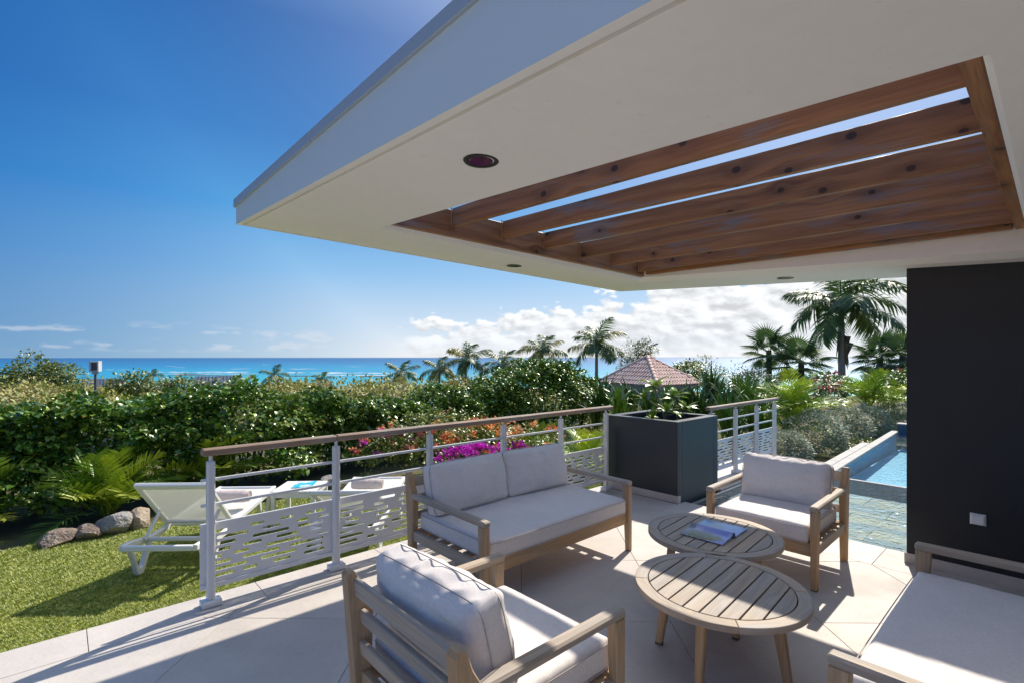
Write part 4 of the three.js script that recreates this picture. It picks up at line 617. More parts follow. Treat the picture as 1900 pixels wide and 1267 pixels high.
// ------------------------------------------------------------------ palms and their kin
function frondGeo({ L = 1, n = 24, wid = .03, len = .4, rise = .7, droop = 1.5, vee = .35, from = .14, plume = 0, seed = 1, limp = .25 }) {
  const r = rng(seed), pos = [], c = [], N = 40; let y = 0, z = 0; const pts = [], ths = []; for (let i = 0; i <= N; i++) { const th = rise - droop * Math.pow(i / N, 1.25); pts.push([y, z]); ths.push(th); y += Math.sin(th) * L / N; z += Math.cos(th) * L / N; }
  const atT = t => { const f = clamp(t) * N, i = Math.min(N - 1, Math.floor(f)), k = f - i; return [lerp(pts[i][0], pts[i + 1][0], k), lerp(pts[i][1], pts[i + 1][1], k), ths[i]]; };
  for (let i = 0; i < 10; i++) { const A = atT(i / 10), B = atT((i + 1) / 10), w0 = .012 * L * (1.1 - i / 10), w1 = .012 * L * (1.1 - (i + 1) / 10); pos.push(-w0, A[0], A[1], w0, A[0], A[1], w1, B[0], B[1], -w0, A[0], A[1], w1, B[0], B[1], -w1, B[0], B[1], 0, A[0] - w0 * 1.4, A[1], w0, A[0], A[1], w1, B[0], B[1], 0, A[0] - w0 * 1.4, A[1], -w0, A[0], A[1], -w1, B[0], B[1]); }
  for (let i = 0; i < n; i++) for (const s of [-1, 1]) {
    const t = lerp(from, 1, (i + r() * .5) / n), [y0, z0, th] = atT(t), l = len * L * Math.pow(Math.sin(Math.PI * lerp(.16, .93, (t - from) / (1 - from))), .7) * rr(.88, 1.1, r), fw = lerp(.35, 1.15, t), up = vee + plume * (r() - .5) * 2 - limp * .3;
    const d = new THREE.Vector3(s, 0, 0).add(new THREE.Vector3(0, Math.sin(th), Math.cos(th)).multiplyScalar(fw)).add(new THREE.Vector3(0, Math.cos(th), -Math.sin(th)).multiplyScalar(up)).normalize(), p0 = new THREE.Vector3(0, y0, z0), p1 = p0.clone().addScaledVector(d, l * .5), p2 = p0.clone().addScaledVector(d, l); p1.y -= limp * l * .14; p2.y -= limp * l * .62;
    const side = d.clone().cross(new THREE.Vector3(rr(-.3, .3, r), 1, rr(-.3, .3, r))).normalize().multiplyScalar(wid * L * .5), q = (v, k) => [v.x + side.x * k, v.y + side.y * k, v.z + side.z * k];
    pos.push(...q(p0, -.45), ...q(p0, .45), ...q(p1, 1), ...q(p0, -.45), ...q(p1, 1), ...q(p1, -1), ...q(p1, -1), ...q(p1, 1), ...q(p2, 0));
  }
  return flatGeo(pos);
}
function fanGeo({ Rr = 1, n = 34, arc = 5.0, pet = .8, seed = 1, split = .45 }) {
  const pos = [], r = rng(seed), dr = .18; pos.push(-.012, 0, 0, .012, 0, 0, .010, .02, pet, -.012, 0, 0, .010, .02, pet, -.010, .02, pet);
  for (let i = 0; i < n; i++) { const a0 = -arc / 2 + arc * i / n, a1 = -arc / 2 + arc * (i + 1) / n, am = (a0 + a1) / 2, l = Rr * rr(.88, 1.05, r) * (1 - .12 * Math.abs(am) / 2.5), f = (a, k, dy) => [Math.sin(a) * k, dy - dr * k * k * .9 / Rr, pet + Math.cos(a) * k]; const s = l * split; pos.push(...f(am, .02, .02), ...f(a0, s, .0), ...f(am, s, .035), ...f(am, .02, .02), ...f(am, s, .035), ...f(a1, s, 0), ...f(a0, s, 0), ...f(am, l, -.03 - .10 * r()), ...f(am, s, .035), ...f(am, s, .035), ...f(am, l, -.05 - .10 * r()), ...f(a1, s, 0)); }
  return flatGeo(pos);
}
const royalFronds = [1, 2, 3, 4].map(s => frondGeo({ L: 1, n: 46, wid: .030, len: .34, rise: [.55, .45, .35, .5][s - 1], droop: [1.1, 1.35, .9, 1.5][s - 1], vee: .1, plume: .6, seed: s * 11, limp: .75, from: .1 }));
const shrubFronds = [1, 2, 3].map(s => frondGeo({ L: 1, n: 26, wid: .026, len: .33, rise: [.75, .6, .85][s - 1], droop: [1.05, 1.3, .85][s - 1], vee: .5, plume: .25, seed: s * 7 + 3, limp: .25, from: .2 }));
const fans = [1, 2].map(s => fanGeo({ seed: s * 5, n: 30, split: [.5, .42][s - 1] }));
const ringTex = tex(128, 512, (u, v) => { const k = .8 + .3 * fbm(u * 6, v * 50, 3, 6, 50, 190) - (Math.abs((v * 24) % 1 - .5) < .08 ? .2 : 0); return [.36 * k, .34 * k, .31 * k]; }, true, [1, 1]);
const trunkMat = mat([1, 1, 1], { map: ringTex, roughness: .9 }), shaftMat = mat([.10, .17, .05], { roughness: .45 });
const frondMats = [leafMat([.10, .18, .05], { roughness: .55 }), leafMat([.13, .21, .05], { roughness: .55 }), leafMat([.30, .29, .07], { roughness: .5 })], limeMats = [leafMat([.38, .52, .05], { transmission: .5 }), leafMat([.52, .60, .06], { transmission: .5 }), leafMat([.22, .37, .045], { transmission: .5 })], dryMat = leafMat([.30, .21, .11], { roughness: .9 });
function palm(label, p, H, L, n, seed, lean = 0, group = 'royal palms beyond the garden', old = .12) {
  const o = thing('royal_palm', label, 'palm tree', p, 0, group), r = rng(seed), top = new THREE.Vector3(lean, H, 0);
  const g = tube([new THREE.Vector3(0, -1, 0), new THREE.Vector3(lean * .3, H * .4, 0), new THREE.Vector3(lean * .75, H * .8, 0), new THREE.Vector3(lean * .9, H - L * .34, 0)], L * .062, 10, 9, .72); part(o, 'trunk', g, trunkMat);
  part(o, 'crownshaft', tube([new THREE.Vector3(lean * .9, H - L * .36, 0), new THREE.Vector3(lean * .95, H - L * .15, 0), top], L * .052, 6, 8, .5), shaftMat);
  for (let k = 0; k < n; k++) { const t = k / n, pitch = lerp(-.95, .85, Math.pow(t, .9)) + rr(-.08, .08, r), m = part(o, 'frond', royalFronds[Math.floor(r() * 4)], r() < old * t * 2 ? frondMats[2] : frondMats[r() < .45 ? 1 : 0], top); m.rotation.order = 'YXZ'; m.rotation.set(pitch, k * 2.39996 + rr(-.2, .2, r), rr(-.25, .25, r)); m.scale.setScalar(L * rr(.85, 1.08, r)); }
  const sp = part(o, 'spear', new THREE.ConeGeometry(L * .012, L * .62, 5).translate(0, L * .3, 0), frondMats[1], top); sp.rotation.z = rr(-.15, .15, r);
  return o;
}
function palmAt(label, x, yc, Z, yb, L, n, seed, lean = 0, group, old) { const c = spot(x, yc, Z), bse = spot(x, yb, Z); return palm(label, bse, c.y - bse.y, L, n, seed, lean, group, old); }
palmAt('short royal palm nearest the surf, crown low over the brown scrub', 745, 692, 50, 716, 2.15, 11, 301);
palmAt('yellowish royal palm with a ragged crown beside the short one over the scrub', 815, 686, 48, 716, 2.15, 12, 302, 0, undefined, .5);
palmAt('royal palm standing just beside the thin lamp post over the scrub', 864, 668, 46, 735, 2.5, 12, 303);
palmAt('royal palm with pale trunk and drooping fronds rising from the hedge', 933, 680, 40, 745, 2.1, 12, 304);
palmAt('royal palm with yellowed lower fronds, second tallest of the row', 1006, 652, 44, 720, 2.35, 13, 305, 0, undefined, .4);
palmAt('tallest royal palm of the row, beside the hut with the tiled roof', 1107, 640, 42, 716, 2.7, 14, 306);
palmAt('small distant palm against the sea above the middle of the hedge', 508, 697, 62, 720, 1.9, 9, 307, 0, 'distant small palms'); palmAt('tiny distant palm top against the sea', 598, 703, 66, 722, 1.7, 9, 308, 0, 'distant small palms'); palmAt('tiny distant palm in front of the reef surf', 283, 697, 66, 722, 1.5, 8, 309, 0, 'distant small palms');
{
  const o = palmAt('large near royal palm beside the dark wall with dead leaf bases hanging', 1563, 566, 24, 712, 2.9, 17, 311, -.15, undefined, .05), r = rng(9), H = spot(1563, 566, 24).y - spot(1563, 712, 24).y;
  for (let k = 0; k < 10; k++) { const m = part(o, 'dead_leaf_base', new THREE.ConeGeometry(.20, 1.35, 7, 1, true).scale(1, 1, .35), k % 3 ? dryMat : barkMat, [rr(-.2, .2, r), H - 2.2 + rr(-.3, .3, r), rr(-.2, .2, r)]); m.rotation.set(rr(-.25, .25, r), k * .9, Math.PI + rr(-.3, .3, r)); }
}
function fanPalm(label, p, H, Rr, n, seed, group) {
  const o = thing('fan_palm', label, 'fan palm', p, 0, group), r = rng(seed); part(o, 'trunk', tube([new THREE.Vector3(0, -.5, 0), new THREE.Vector3(.03, H * .5, 0), new THREE.Vector3(0, H, 0)], .13, 6, 8, .8), barkMat);
  for (let k = 0; k < n; k++) { const t = k / n, m = part(o, 'fan_leaf', fans[k % 2], frondMats[r() < .3 ? 1 : 0], [0, H - t * .25, 0]); m.rotation.order = 'YXZ'; m.rotation.set(lerp(-1.25, .75, t) + rr(-.1, .1, r), k * 2.4 + rr(-.2, .2, r), rr(-.3, .3, r)); m.scale.setScalar(Rr * rr(.85, 1.1, r)); }
}
fanPalm('fan palm with an upright crown against the white clouds', spot(1427, 712, 20), 1.35, .72, 16, 401, 'fan palms beyond the garden'); fanPalm('dark rounded fan palm standing lower beside the taller fan palm', spot(1487, 716, 19), .95, .78, 18, 402, 'fan palms beyond the garden');
fanPalm('grey-green fan palm between the big palm trunk and the dark wall', spot(1634, 712, 19), 1.0, .74, 15, 403, 'fan palms beyond the garden'); fanPalm('fan palm partly hidden by the edge of the dark wall', spot(1676, 706, 18), .95, .70, 14, 404, 'fan palms beyond the garden');

function palmShrub(label, p, L, n, seed, mats, group, spread = 1) {
  const o = thing('palm_shrub', label, 'palm shrub', p, 0, group), r = rng(seed);
  for (let k = 0; k < n; k++) { const t = k / n, m = part(o, 'frond', shrubFronds[k % 3], mats[Math.floor(r() * mats.length)], [rr(-.08, .08, r), rr(0, .06, r), rr(-.08, .08, r)]); m.rotation.order = 'YXZ'; m.rotation.set(lerp(-.85, .16, Math.pow(t, .9)) * spread + rr(-.1, .1, r), k * 2.39996 + rr(-.25, .25, r), rr(-.4, .4, r)); m.scale.setScalar(L * rr(.75, 1.1, r)); }
  return o;
}
const G1 = 'feathery palm shrubs around the lawn';
palmShrub('large feathery palm shrub behind the pale boulders on the lawn edge', at(-4.85, 6.0, -.30), .86, 34, 501, limeMats, G1); palmShrub('feathery palm shrub behind the head of the first lounger', at(-4.25, 7.05, -.30), .88, 34, 502, limeMats, G1); palmShrub('feathery palm shrub cut by the frame edge beside the lawn', at(-5.95, 5.45, -.30), .80, 26, 503, limeMats, G1);
palmShrub('feathery palm shrub behind the fourth bay of the long railing', at(.35, 8.6, -.32), .82, 20, 504, limeMats, G1); palmShrub('bright feathery palm shrub just beside the dark planter', at(1.20, 8.1, -.32), .92, 24, 505, limeMats, G1); palmShrub('small feathery palm shrub between the two larger ones by the planter', at(.85, 9.2, -.32), .75, 16, 506, frondMats.slice(0, 2), G1);
palmShrub('bright lime palm shrub beside the end of the short railing', spot(1478, 778, 10.6), 1.05, 26, 507, limeMats, G1); palmShrub('low lime palm shrub in front of the taller one beside the short railing', spot(1468, 806, 9.9), .70, 18, 508, limeMats, G1); palmShrub('lime palm shrub among the red flowers behind the silver hedge', spot(1613, 758, 13.2), 1.10, 26, 509, limeMats, G1); palmShrub('low lime palm shrub spilling over the silver hedge near the wall', spot(1655, 752, 13.0), .7, 16, 510, limeMats, G1);

// strap-leaved clumps behind the planter
function strapGeo(seed, n, L, w) { const r = rng(seed), pos = []; for (let k = 0; k < n; k++) { const an = r() * 6.28, l = L * rr(.6, 1.1, r), lean = rr(.12, .75, r), bx = rr(-.10, .10, r), bz = rr(-.10, .10, r), S = 6; let y = rr(0, .35, r) * L, ro = 0, th = Math.PI / 2 - lean * .5; const dx = Math.cos(an), dz = Math.sin(an), sx = -dz, sz = dx; let prev = null; for (let i = 0; i <= S; i++) { const t = i / S, wd = w * Math.sin(Math.PI * clamp(.12 + t * .88)) * .5, x = bx + dx * ro, z = bz + dz * ro, A = [x - sx * wd, y + wd * .35, z - sz * wd], M = [x, y, z], B = [x + sx * wd, y + wd * .35, z + sz * wd]; if (prev) pos.push(...prev[0], ...prev[1], ...M, ...prev[0], ...M, ...A, ...prev[1], ...prev[2], ...B, ...prev[1], ...B, ...M); prev = [A, M, B]; ro += Math.cos(th) * l / S; y += Math.sin(th) * l / S; th -= lean * 2.1 / S * (0.4 + t * 1.4); } } return flatGeo(pos); }
const straps = [1, 2, 3].map(s => strapGeo(s * 19, 46, .85, .05)), strapMats = [leafMat([.12, .24, .035], { roughness: .3 }), leafMat([.19, .32, .045], { roughness: .3 }), leafMat([.08, .17, .03], { roughness: .3 })];
{
  const r = rng(61), spots = [[1118, 748, 11.2], [1146, 752, 10.4], [1172, 750, 11.5], [1205, 756, 10.8], [1238, 752, 11.8], [1270, 756, 11.2], [1300, 752, 11.0], [1322, 742, 12.2], [1346, 748, 11.0], [1368, 736, 12.6], [1390, 748, 11.2], [1412, 738, 12.6], [1350, 782, 9.8], [1400, 784, 9.7], [1318, 730, 14], [1385, 724, 14.5], [1430, 726, 14]];
  const where = ['behind the far corner of the planter rim', 'behind the end of the long handrail', 'below the eave of the tiled hut', 'in front of the pale hut wall', 'behind the planter, under the hut corner', 'behind the frangipani stems', 'between the frangipani and the short railing', 'rising tallest behind the start of the short handrail', 'behind the first bay of the short railing', 'in the rear row behind the short handrail', 'behind the second bay of the short railing', 'behind the last post of the short railing', 'low at the foot of the first short-railing bay', 'low at the foot of the second short-railing bay', 'farthest back beneath the leafy tree', 'farthest back beneath the brown shrub', 'farthest back beside the fan palms'];
  spots.forEach(([x, y, Z], i) => { const p = spot(x, y, Z), o = thing('strap_leaf_clump', `clump of glossy strap leaves ${where[i]}`, 'plant', p.setY(p.y - .36), r() * 6.28, 'strap-leaved clumps behind the planter'); const k = rr(.85, 1.12, r) * (i === 7 ? 1.35 : 1), m = part(o, 'leaves', straps[i % 3], strapMats[Math.floor(r() * 3)]); m.scale.set(k, k, k); m.userData.kind = 'stuff'; const m2 = part(o, 'leaves', straps[(i + 1) % 3], strapMats[Math.floor(r() * 3)], [.12, -.28, .1]); m2.scale.setScalar(k * .95); m2.userData.kind = 'stuff'; });
}

// ------------------------------------------------------------------ flowering bushes
const bract = leafGeo(1, .8, .3, -.1), bractMat = leafMat([1, 1, 1], { roughness: .75, transmission: .45 });
function flowering(label, c, rad, seed, leafN, petalN, petalCols, leafCols, group, size = .05, hi = .2) {
  const o = thing('bougainvillea', label, 'flowering bush', P(0, 0, 0), 0, group), r = rng(seed), L = [], F = [];
  blob(L, c, rad, leafN, leafCols, size * 1.25, r, { bump: .35, skin: .4 });
  const clumps = Array.from({ length: Math.max(6, Math.round(petalN / 26)) }, () => { let d; do { d = new THREE.Vector3(r() * 2 - 1, r() * 1.1 - .1 + hi * .5, r() * 2 - 1); } while (d.lengthSq() > 1.2 || d.lengthSq() < .2); return { d: d.normalize(), col: petalCols[Math.floor(r() * petalCols.length)] }; });
  for (let k = 0; k < petalN; k++) { const q = clumps[Math.floor(r() * clumps.length)], t = rr(.92, 1.08, r), g = .11; const p = new THREE.Vector3(c.x + (q.d.x + rr(-g, g, r)) * rad[0] * t, c.y + (q.d.y + rr(-g, g, r)) * rad[1] * t, c.z + (q.d.z + rr(-g, g, r)) * rad[2] * t); F.push({ p, q: leafQuat(q.d, r, .1, 1.2), s: size * rr(.6, 1.1, r), c: tint([q.col], r, .22) }); }
  scatter(o, 'foliage', ovalLeaf, leafBase, L); scatter(o, 'blossoms', bract, bractMat, F);
}
const MAG = [[.62, .015, .56], [.70, .03, .66], [.55, .012, .44]], ORA = [[.90, .36, .06], [.92, .50, .18], [.86, .28, .10]], SAL = [[.70, .16, .14], [.72, .28, .20], [.62, .12, .22]], YG = [[.26, .33, .045], [.38, .40, .06], [.15, .25, .04]], RED = [[.50, .02, .09], [.56, .03, .12]];
const G2 = 'bougainvillea bed behind the long railing';
flowering('vivid magenta bougainvillea mound behind the sofa back', at(-.62, 7.55, -.04), [.62, .30, .42], 601, 700, 1900, MAG, YG, G2, .05, .5); flowering('second magenta bougainvillea mound close behind the fourth railing post', at(-.02, 7.75, -.04), [.48, .28, .4], 602, 500, 1100, MAG.concat(ORA.slice(0, 1)), YG, G2, .05, .5);
flowering('orange bougainvillea rising behind the magenta mound', at(-.45, 8.25, .22), [.75, .34, .4], 603, 1100, 900, ORA, YG, G2, .05, .3); flowering('salmon pink bougainvillea behind the sofa armrest', at(-1.30, 7.9, .10), [.45, .32, .4], 604, 800, 500, SAL, YG, G2, .05, .3); flowering('sparse bougainvillea with orange and violet flowers above the second towel', at(-1.98, 7.95, .08), [.50, .36, .4], 605, 900, 380, SAL.concat(MAG).concat(ORA), YG, G2, .05, .2); flowering('yellow-green leafy bougainvillea without many flowers before the hedge', at(-1.35, 8.35, .38), [.85, .36, .35], 606, 1500, 60, ORA, YG, G2, .055, .2);
flowering('yellow-green bougainvillea with peach flowers behind the fourth bay', at(.35, 8.15, .16), [.55, .34, .4], 607, 1000, 420, ORA.concat([[.75, .45, .25]]), YG, G2, .05, .2);
const G3 = 'red flowering bushes beyond the pool'; flowering('red flowering bush below the big palm trunk', spot(1545, 722, 15.5), [.95, .50, .6], 611, 1800, 420, RED, GREEN.concat([[.10, .14, .06]]), G3, .07, .2); flowering('red flowering bush beside the edge of the dark wall', spot(1672, 722, 14.5), [.6, .65, .6], 612, 1500, 170, RED, GREEN, G3, .07, .1);

// ------------------------------------------------------------------ silver hedge by the pool
function bush(name, label, cat, blobs, seed, cols, leaf, size, m, group, opt) { const o = thing(name, label, cat, P(0, 0, 0), 0, group), r = rng(seed), L = []; for (const [c, rad, n] of blobs) blob(L, c, rad, n, cols, size, r, opt); scatter(o, 'foliage', leaf, m, L); return o; }
const SILVER = [[.46, .49, .36], [.58, .60, .46], [.34, .38, .25], [.24, .29, .15]];
bush('silver_bush', 'rounded silver-grey bush next to the end of the short railing', 'bush', [[spot(1512, 810, 9.6), [.58, .50, .55], 5200], [spot(1462, 838, 8.9), [.42, .36, .4], 2600]], 621, SILVER, ovalLeaf, .05, leafDull, 'silver-grey bushes by the pool', { bump: .16, droop: 0, skin: .7 });
bush('silver_hedge', 'clipped silver-grey hedge running beside the pool coping', 'hedge', [[spot(1570, 790, 11.6), [.60, .45, .5], 3400], [spot(1612, 786, 12.4), [.62, .46, .5], 3400], [spot(1652, 782, 13.2), [.65, .48, .5], 3400], [spot(1692, 780, 13.6), [.6, .48, .5], 2500]], 622, SILVER, ovalLeaf, .055, leafDull, 'silver-grey bushes by the pool', { bump: .14, droop: 0, skin: .7 });
bush('grey_shrub', 'pale grey-green shrub mass behind the red flowers', 'shrub', [[spot(1640, 706, 18), [1.3, .5, .7], 2600], [spot(1400, 722, 17), [.9, .7, .7], 2200], [spot(1520, 716, 18), [1.2, .35, .6], 1800]], 623, [[.17, .20, .12], [.12, .16, .08], [.22, .24, .17]], ovalLeaf, .085, leafDull);
bush('ground_cover', 'low yellow-green plants at the foot of the silver hedge', 'plant', [[spot(1600, 826, 10.6), [.5, .14, .3], 500], [spot(1570, 838, 10.0), [.3, .10, .2], 260]], 624, YG, ovalLeaf, .06, leafBase);

// ------------------------------------------------------------------ trees and scrub on the slope
function tree(label, blobs, seed, cols, size, leaf = ovalLeaf, group, base) { const o = thing('leafy_tree', label, 'tree', P(0, 0, 0), 0, group), r = rng(seed), L = []; for (const [c, rad, n] of blobs) blob(L, c, rad, n, cols, size, r, { bump: .4, skin: .35, low: -1 }); scatter(o, 'crown', leaf, leafBase, L); const c0 = blobs[0][0], pts = [new THREE.Vector3(c0.x, c0.y - blobs[0][1][1] - 2.6, c0.z), new THREE.Vector3(c0.x + .1, c0.y - blobs[0][1][1] * .5, c0.z), new THREE.Vector3(c0.x, c0.y + .2, c0.z)]; part(o, 'trunk', tube(pts, .14, 6, 7, .4), barkMat); for (let k = 0; k < 7; k++) { const d = new THREE.Vector3(rr(-1, 1, r), rr(.1, 1, r), rr(-1, 1, r)).normalize(), e = new THREE.Vector3(c0.x + d.x * blobs[0][1][0] * .8, c0.y + d.y * blobs[0][1][1] * .8, c0.z + d.z * blobs[0][1][2] * .8); part(o, 'limb', tube([pts[1], pts[1].clone().lerp(e, .5).add(new THREE.Vector3(0, .1, 0)), e], .05, 5, 5, .3), barkMat); } return o; }
const OLIVE = [[.24, .31, .06], [.33, .38, .08], [.16, .23, .05], [.40, .38, .10]];
tree('yellow-green leafy tree rising behind the peak of the tiled hut', [[spot(1184, 668, 34), [1.25, 1.35, 1.1], 2600], [spot(1196, 650, 34), [.75, .7, .7], 900], [spot(1166, 680, 33), [.8, .7, .7], 800]], 631, [[.13, .17, .035], [.18, .20, .05], [.09, .13, .03]], .17, thinLeaf);
tree('dark rounded tree behind the hut roof, near the bright sea', [[spot(1278, 692, 36), [1.1, .95, 1], 1700], [spot(1256, 698, 36), [.9, .7, .8], 900]], 632, OLIVE, .2); tree('feathery light tree beside the dark one behind the hut roof', [[spot(1308, 692, 38), [1.1, 1.2, 1], 1300], [spot(1335, 704, 37), [1.1, .8, .9], 1100]], 633, OLIVE.concat([[.2, .2, .08]]), .2, thinLeaf);
tree('brownish thin tree beside the fan palms', [[spot(1368, 706, 30), [.9, .9, .8], 700], [spot(1398, 704, 28), [.9, .7, .8], 700]], 634, [[.13, .10, .07], [.16, .13, .08], [.10, .10, .05]], .15, thinLeaf);
tree('dark leafy bush on the scrub ridge at the frame side', [[spot(62, 700, 30), [2.0, 1.3, 1.5], 2600], [spot(100, 702, 31), [1.6, .9, 1.2], 1500]], 635, OLIVE, .2); tree('round green bush below the corrugated roof', [[spot(245, 712, 32), [1.3, .7, 1], 1500]], 636, OLIVE, .2); tree('second round green bush farther along the scrub ridge', [[spot(330, 718, 32), [1.6, .6, 1], 1500]], 637, OLIVE, .2);
{
  const r = rng(71), L = [], cols = [[.40, .38, .09], [.32, .35, .07], [.46, .38, .15], [.25, .30, .06], [.40, .32, .19], [.36, .41, .08]];
  const crest = x => piece(x, [[-60, 696], [0, 700], [40, 692], [100, 696], [150, 712], [230, 713], [330, 712], [450, 706], [520, 702], [600, 702], [700, 700], [760, 698], [850, 700], [905, 704], [960, 716], [1050, 720], [1110, 712]]);
  for (let k = 0; k < 330; k++) { const x = rr(-70, 1120, r), Z = rr(12.5, 44, r), yTop = crest(x) + (44 - Z) * 1.15 + rr(-5, 9, r); const rad = rr(.7, 1.5, r) * (Z / 30) + .2, c = spot(x, yTop, Z); c.y -= rad * .62; const col = cols.slice(0, 2 + Math.floor(r() * 5)); blob(L, c, [rad * 1.15, rad * .62, rad], Math.round(120 + 240 * rad), [tint(col, r).toArray(), tint(col, r).toArray()], .125 * Math.pow(Z / 14, .75), r, { bump: .45, skin: .3, low: -.9, droop: .2 }); }
  const s = scatter(scene, 'scrub', ovalLeaf, leafDull, L); s.userData = { kind: 'stuff', label: 'dry olive and brown scrub covering the slope beyond the hedge', category: 'scrub' };
}

// ------------------------------------------------------------------ boulders
function boulder(label, p, s, seed, m, turn = 0) {
  const g0 = new THREE.IcosahedronGeometry(1, 12); g0.deleteAttribute('normal'); g0.deleteAttribute('uv'); const g = mergeVertices(g0, 1e-4), q = g.attributes.position, pl = [], r = rng(seed); for (let k = 0; k < 9; k++) { const d = new THREE.Vector3(rr(-1, 1, r), rr(-.8, 1, r), rr(-1, 1, r)).normalize(); pl.push([d, rr(.66, .88, r)]); }
  for (let i = 0; i < q.count; i++) { const v = new THREE.Vector3().fromBufferAttribute(q, i), n = fbm3(v.x * 1.6 + seed, v.y * 1.6, v.z * 1.6, 4, seed); v.multiplyScalar(1 + .34 * (n - .5)); for (const [d, h] of pl) { const k = v.dot(d) - h; if (k > 0) v.addScaledVector(d, -k * .88); } v.multiplyScalar(1 + .07 * (fbm3(v.x * 7, v.y * 7, v.z * 7 + seed, 4, seed + 3) - .5)); q.setXYZ(i, v.x * s[0], v.y * s[1], v.z * s[2]); }
  g.computeVertexNormals(); const o = thing('boulder', label, 'boulder', p, turn, 'boulders along the lawn edge'); part(o, 'rock', grainUV(g, 0), m).geometry.computeVertexNormals(); return o;
}
{
  const rock = (c1, c2, c3, s) => mat([1, 1, 1], { roughness: .95, map: tex(256, 256, (u, v) => { const n = fbm(u * 4, v * 4, 5, 4, 4, s), m = fbm(u * 12, v * 12, 4, 12, 12, s + 5), f = fbm(u * 60, v * 60, 2, 60, 60, s + 9); return mix3(mix3(c1, c2, sstep(.35, .65, n)), c3, sstep(.58, .72, m)).map(c => c * (.75 + .5 * f)); }, true, [1 / .6, 1 / .6]), bumpMap: tileBump, bumpScale: .012 });
  const grey = rock([.30, .28, .27], [.22, .20, .19], [.36, .33, .30], 210), tan = rock([.38, .30, .22], [.28, .21, .15], [.45, .38, .30], 220), brown = rock([.27, .21, .16], [.20, .15, .12], [.33, .27, .22], 230);
  const g = (x, y, up) => { const p = ground2(x, y, LAWN); p.y += up; return p; };
  boulder('smooth grey rounded boulder, largest at the lawn edge', g(212, 988, .09), [.18, .135, .15], 5, grey, .4); boulder('rough tan boulder with a pointed top next to the lounger', g(257, 977, .08), [.16, .125, .13], 8, tan, 1.2); boulder('flat brown boulder between the grey one and the sloping one', g(163, 998, .055), [.16, .095, .12], 12, brown, 2.0); boulder('low sloping brown boulder nearest the palm shrub shadow', g(106, 1008, .045), [.22, .095, .14], 15, brown, .75);
  boulder('small tan boulder beyond the foot of the second lounger', g(740, 912, .08), [.17, .14, .15], 19, tan, .2); boulder('small grey boulder half hidden by the second railing post', g(608, 903, .05), [.15, .12, .12], 22, grey, .9); boulder('flat pale stone at the lawn edge under the side table', g(512, 918, .02), [.24, .06, .12], 25, tan, .5); boulder('small brown boulder in the flower bed beside the palm shrub', g(1030, 846, .05), [.16, .12, .12], 27, brown, .5);
}

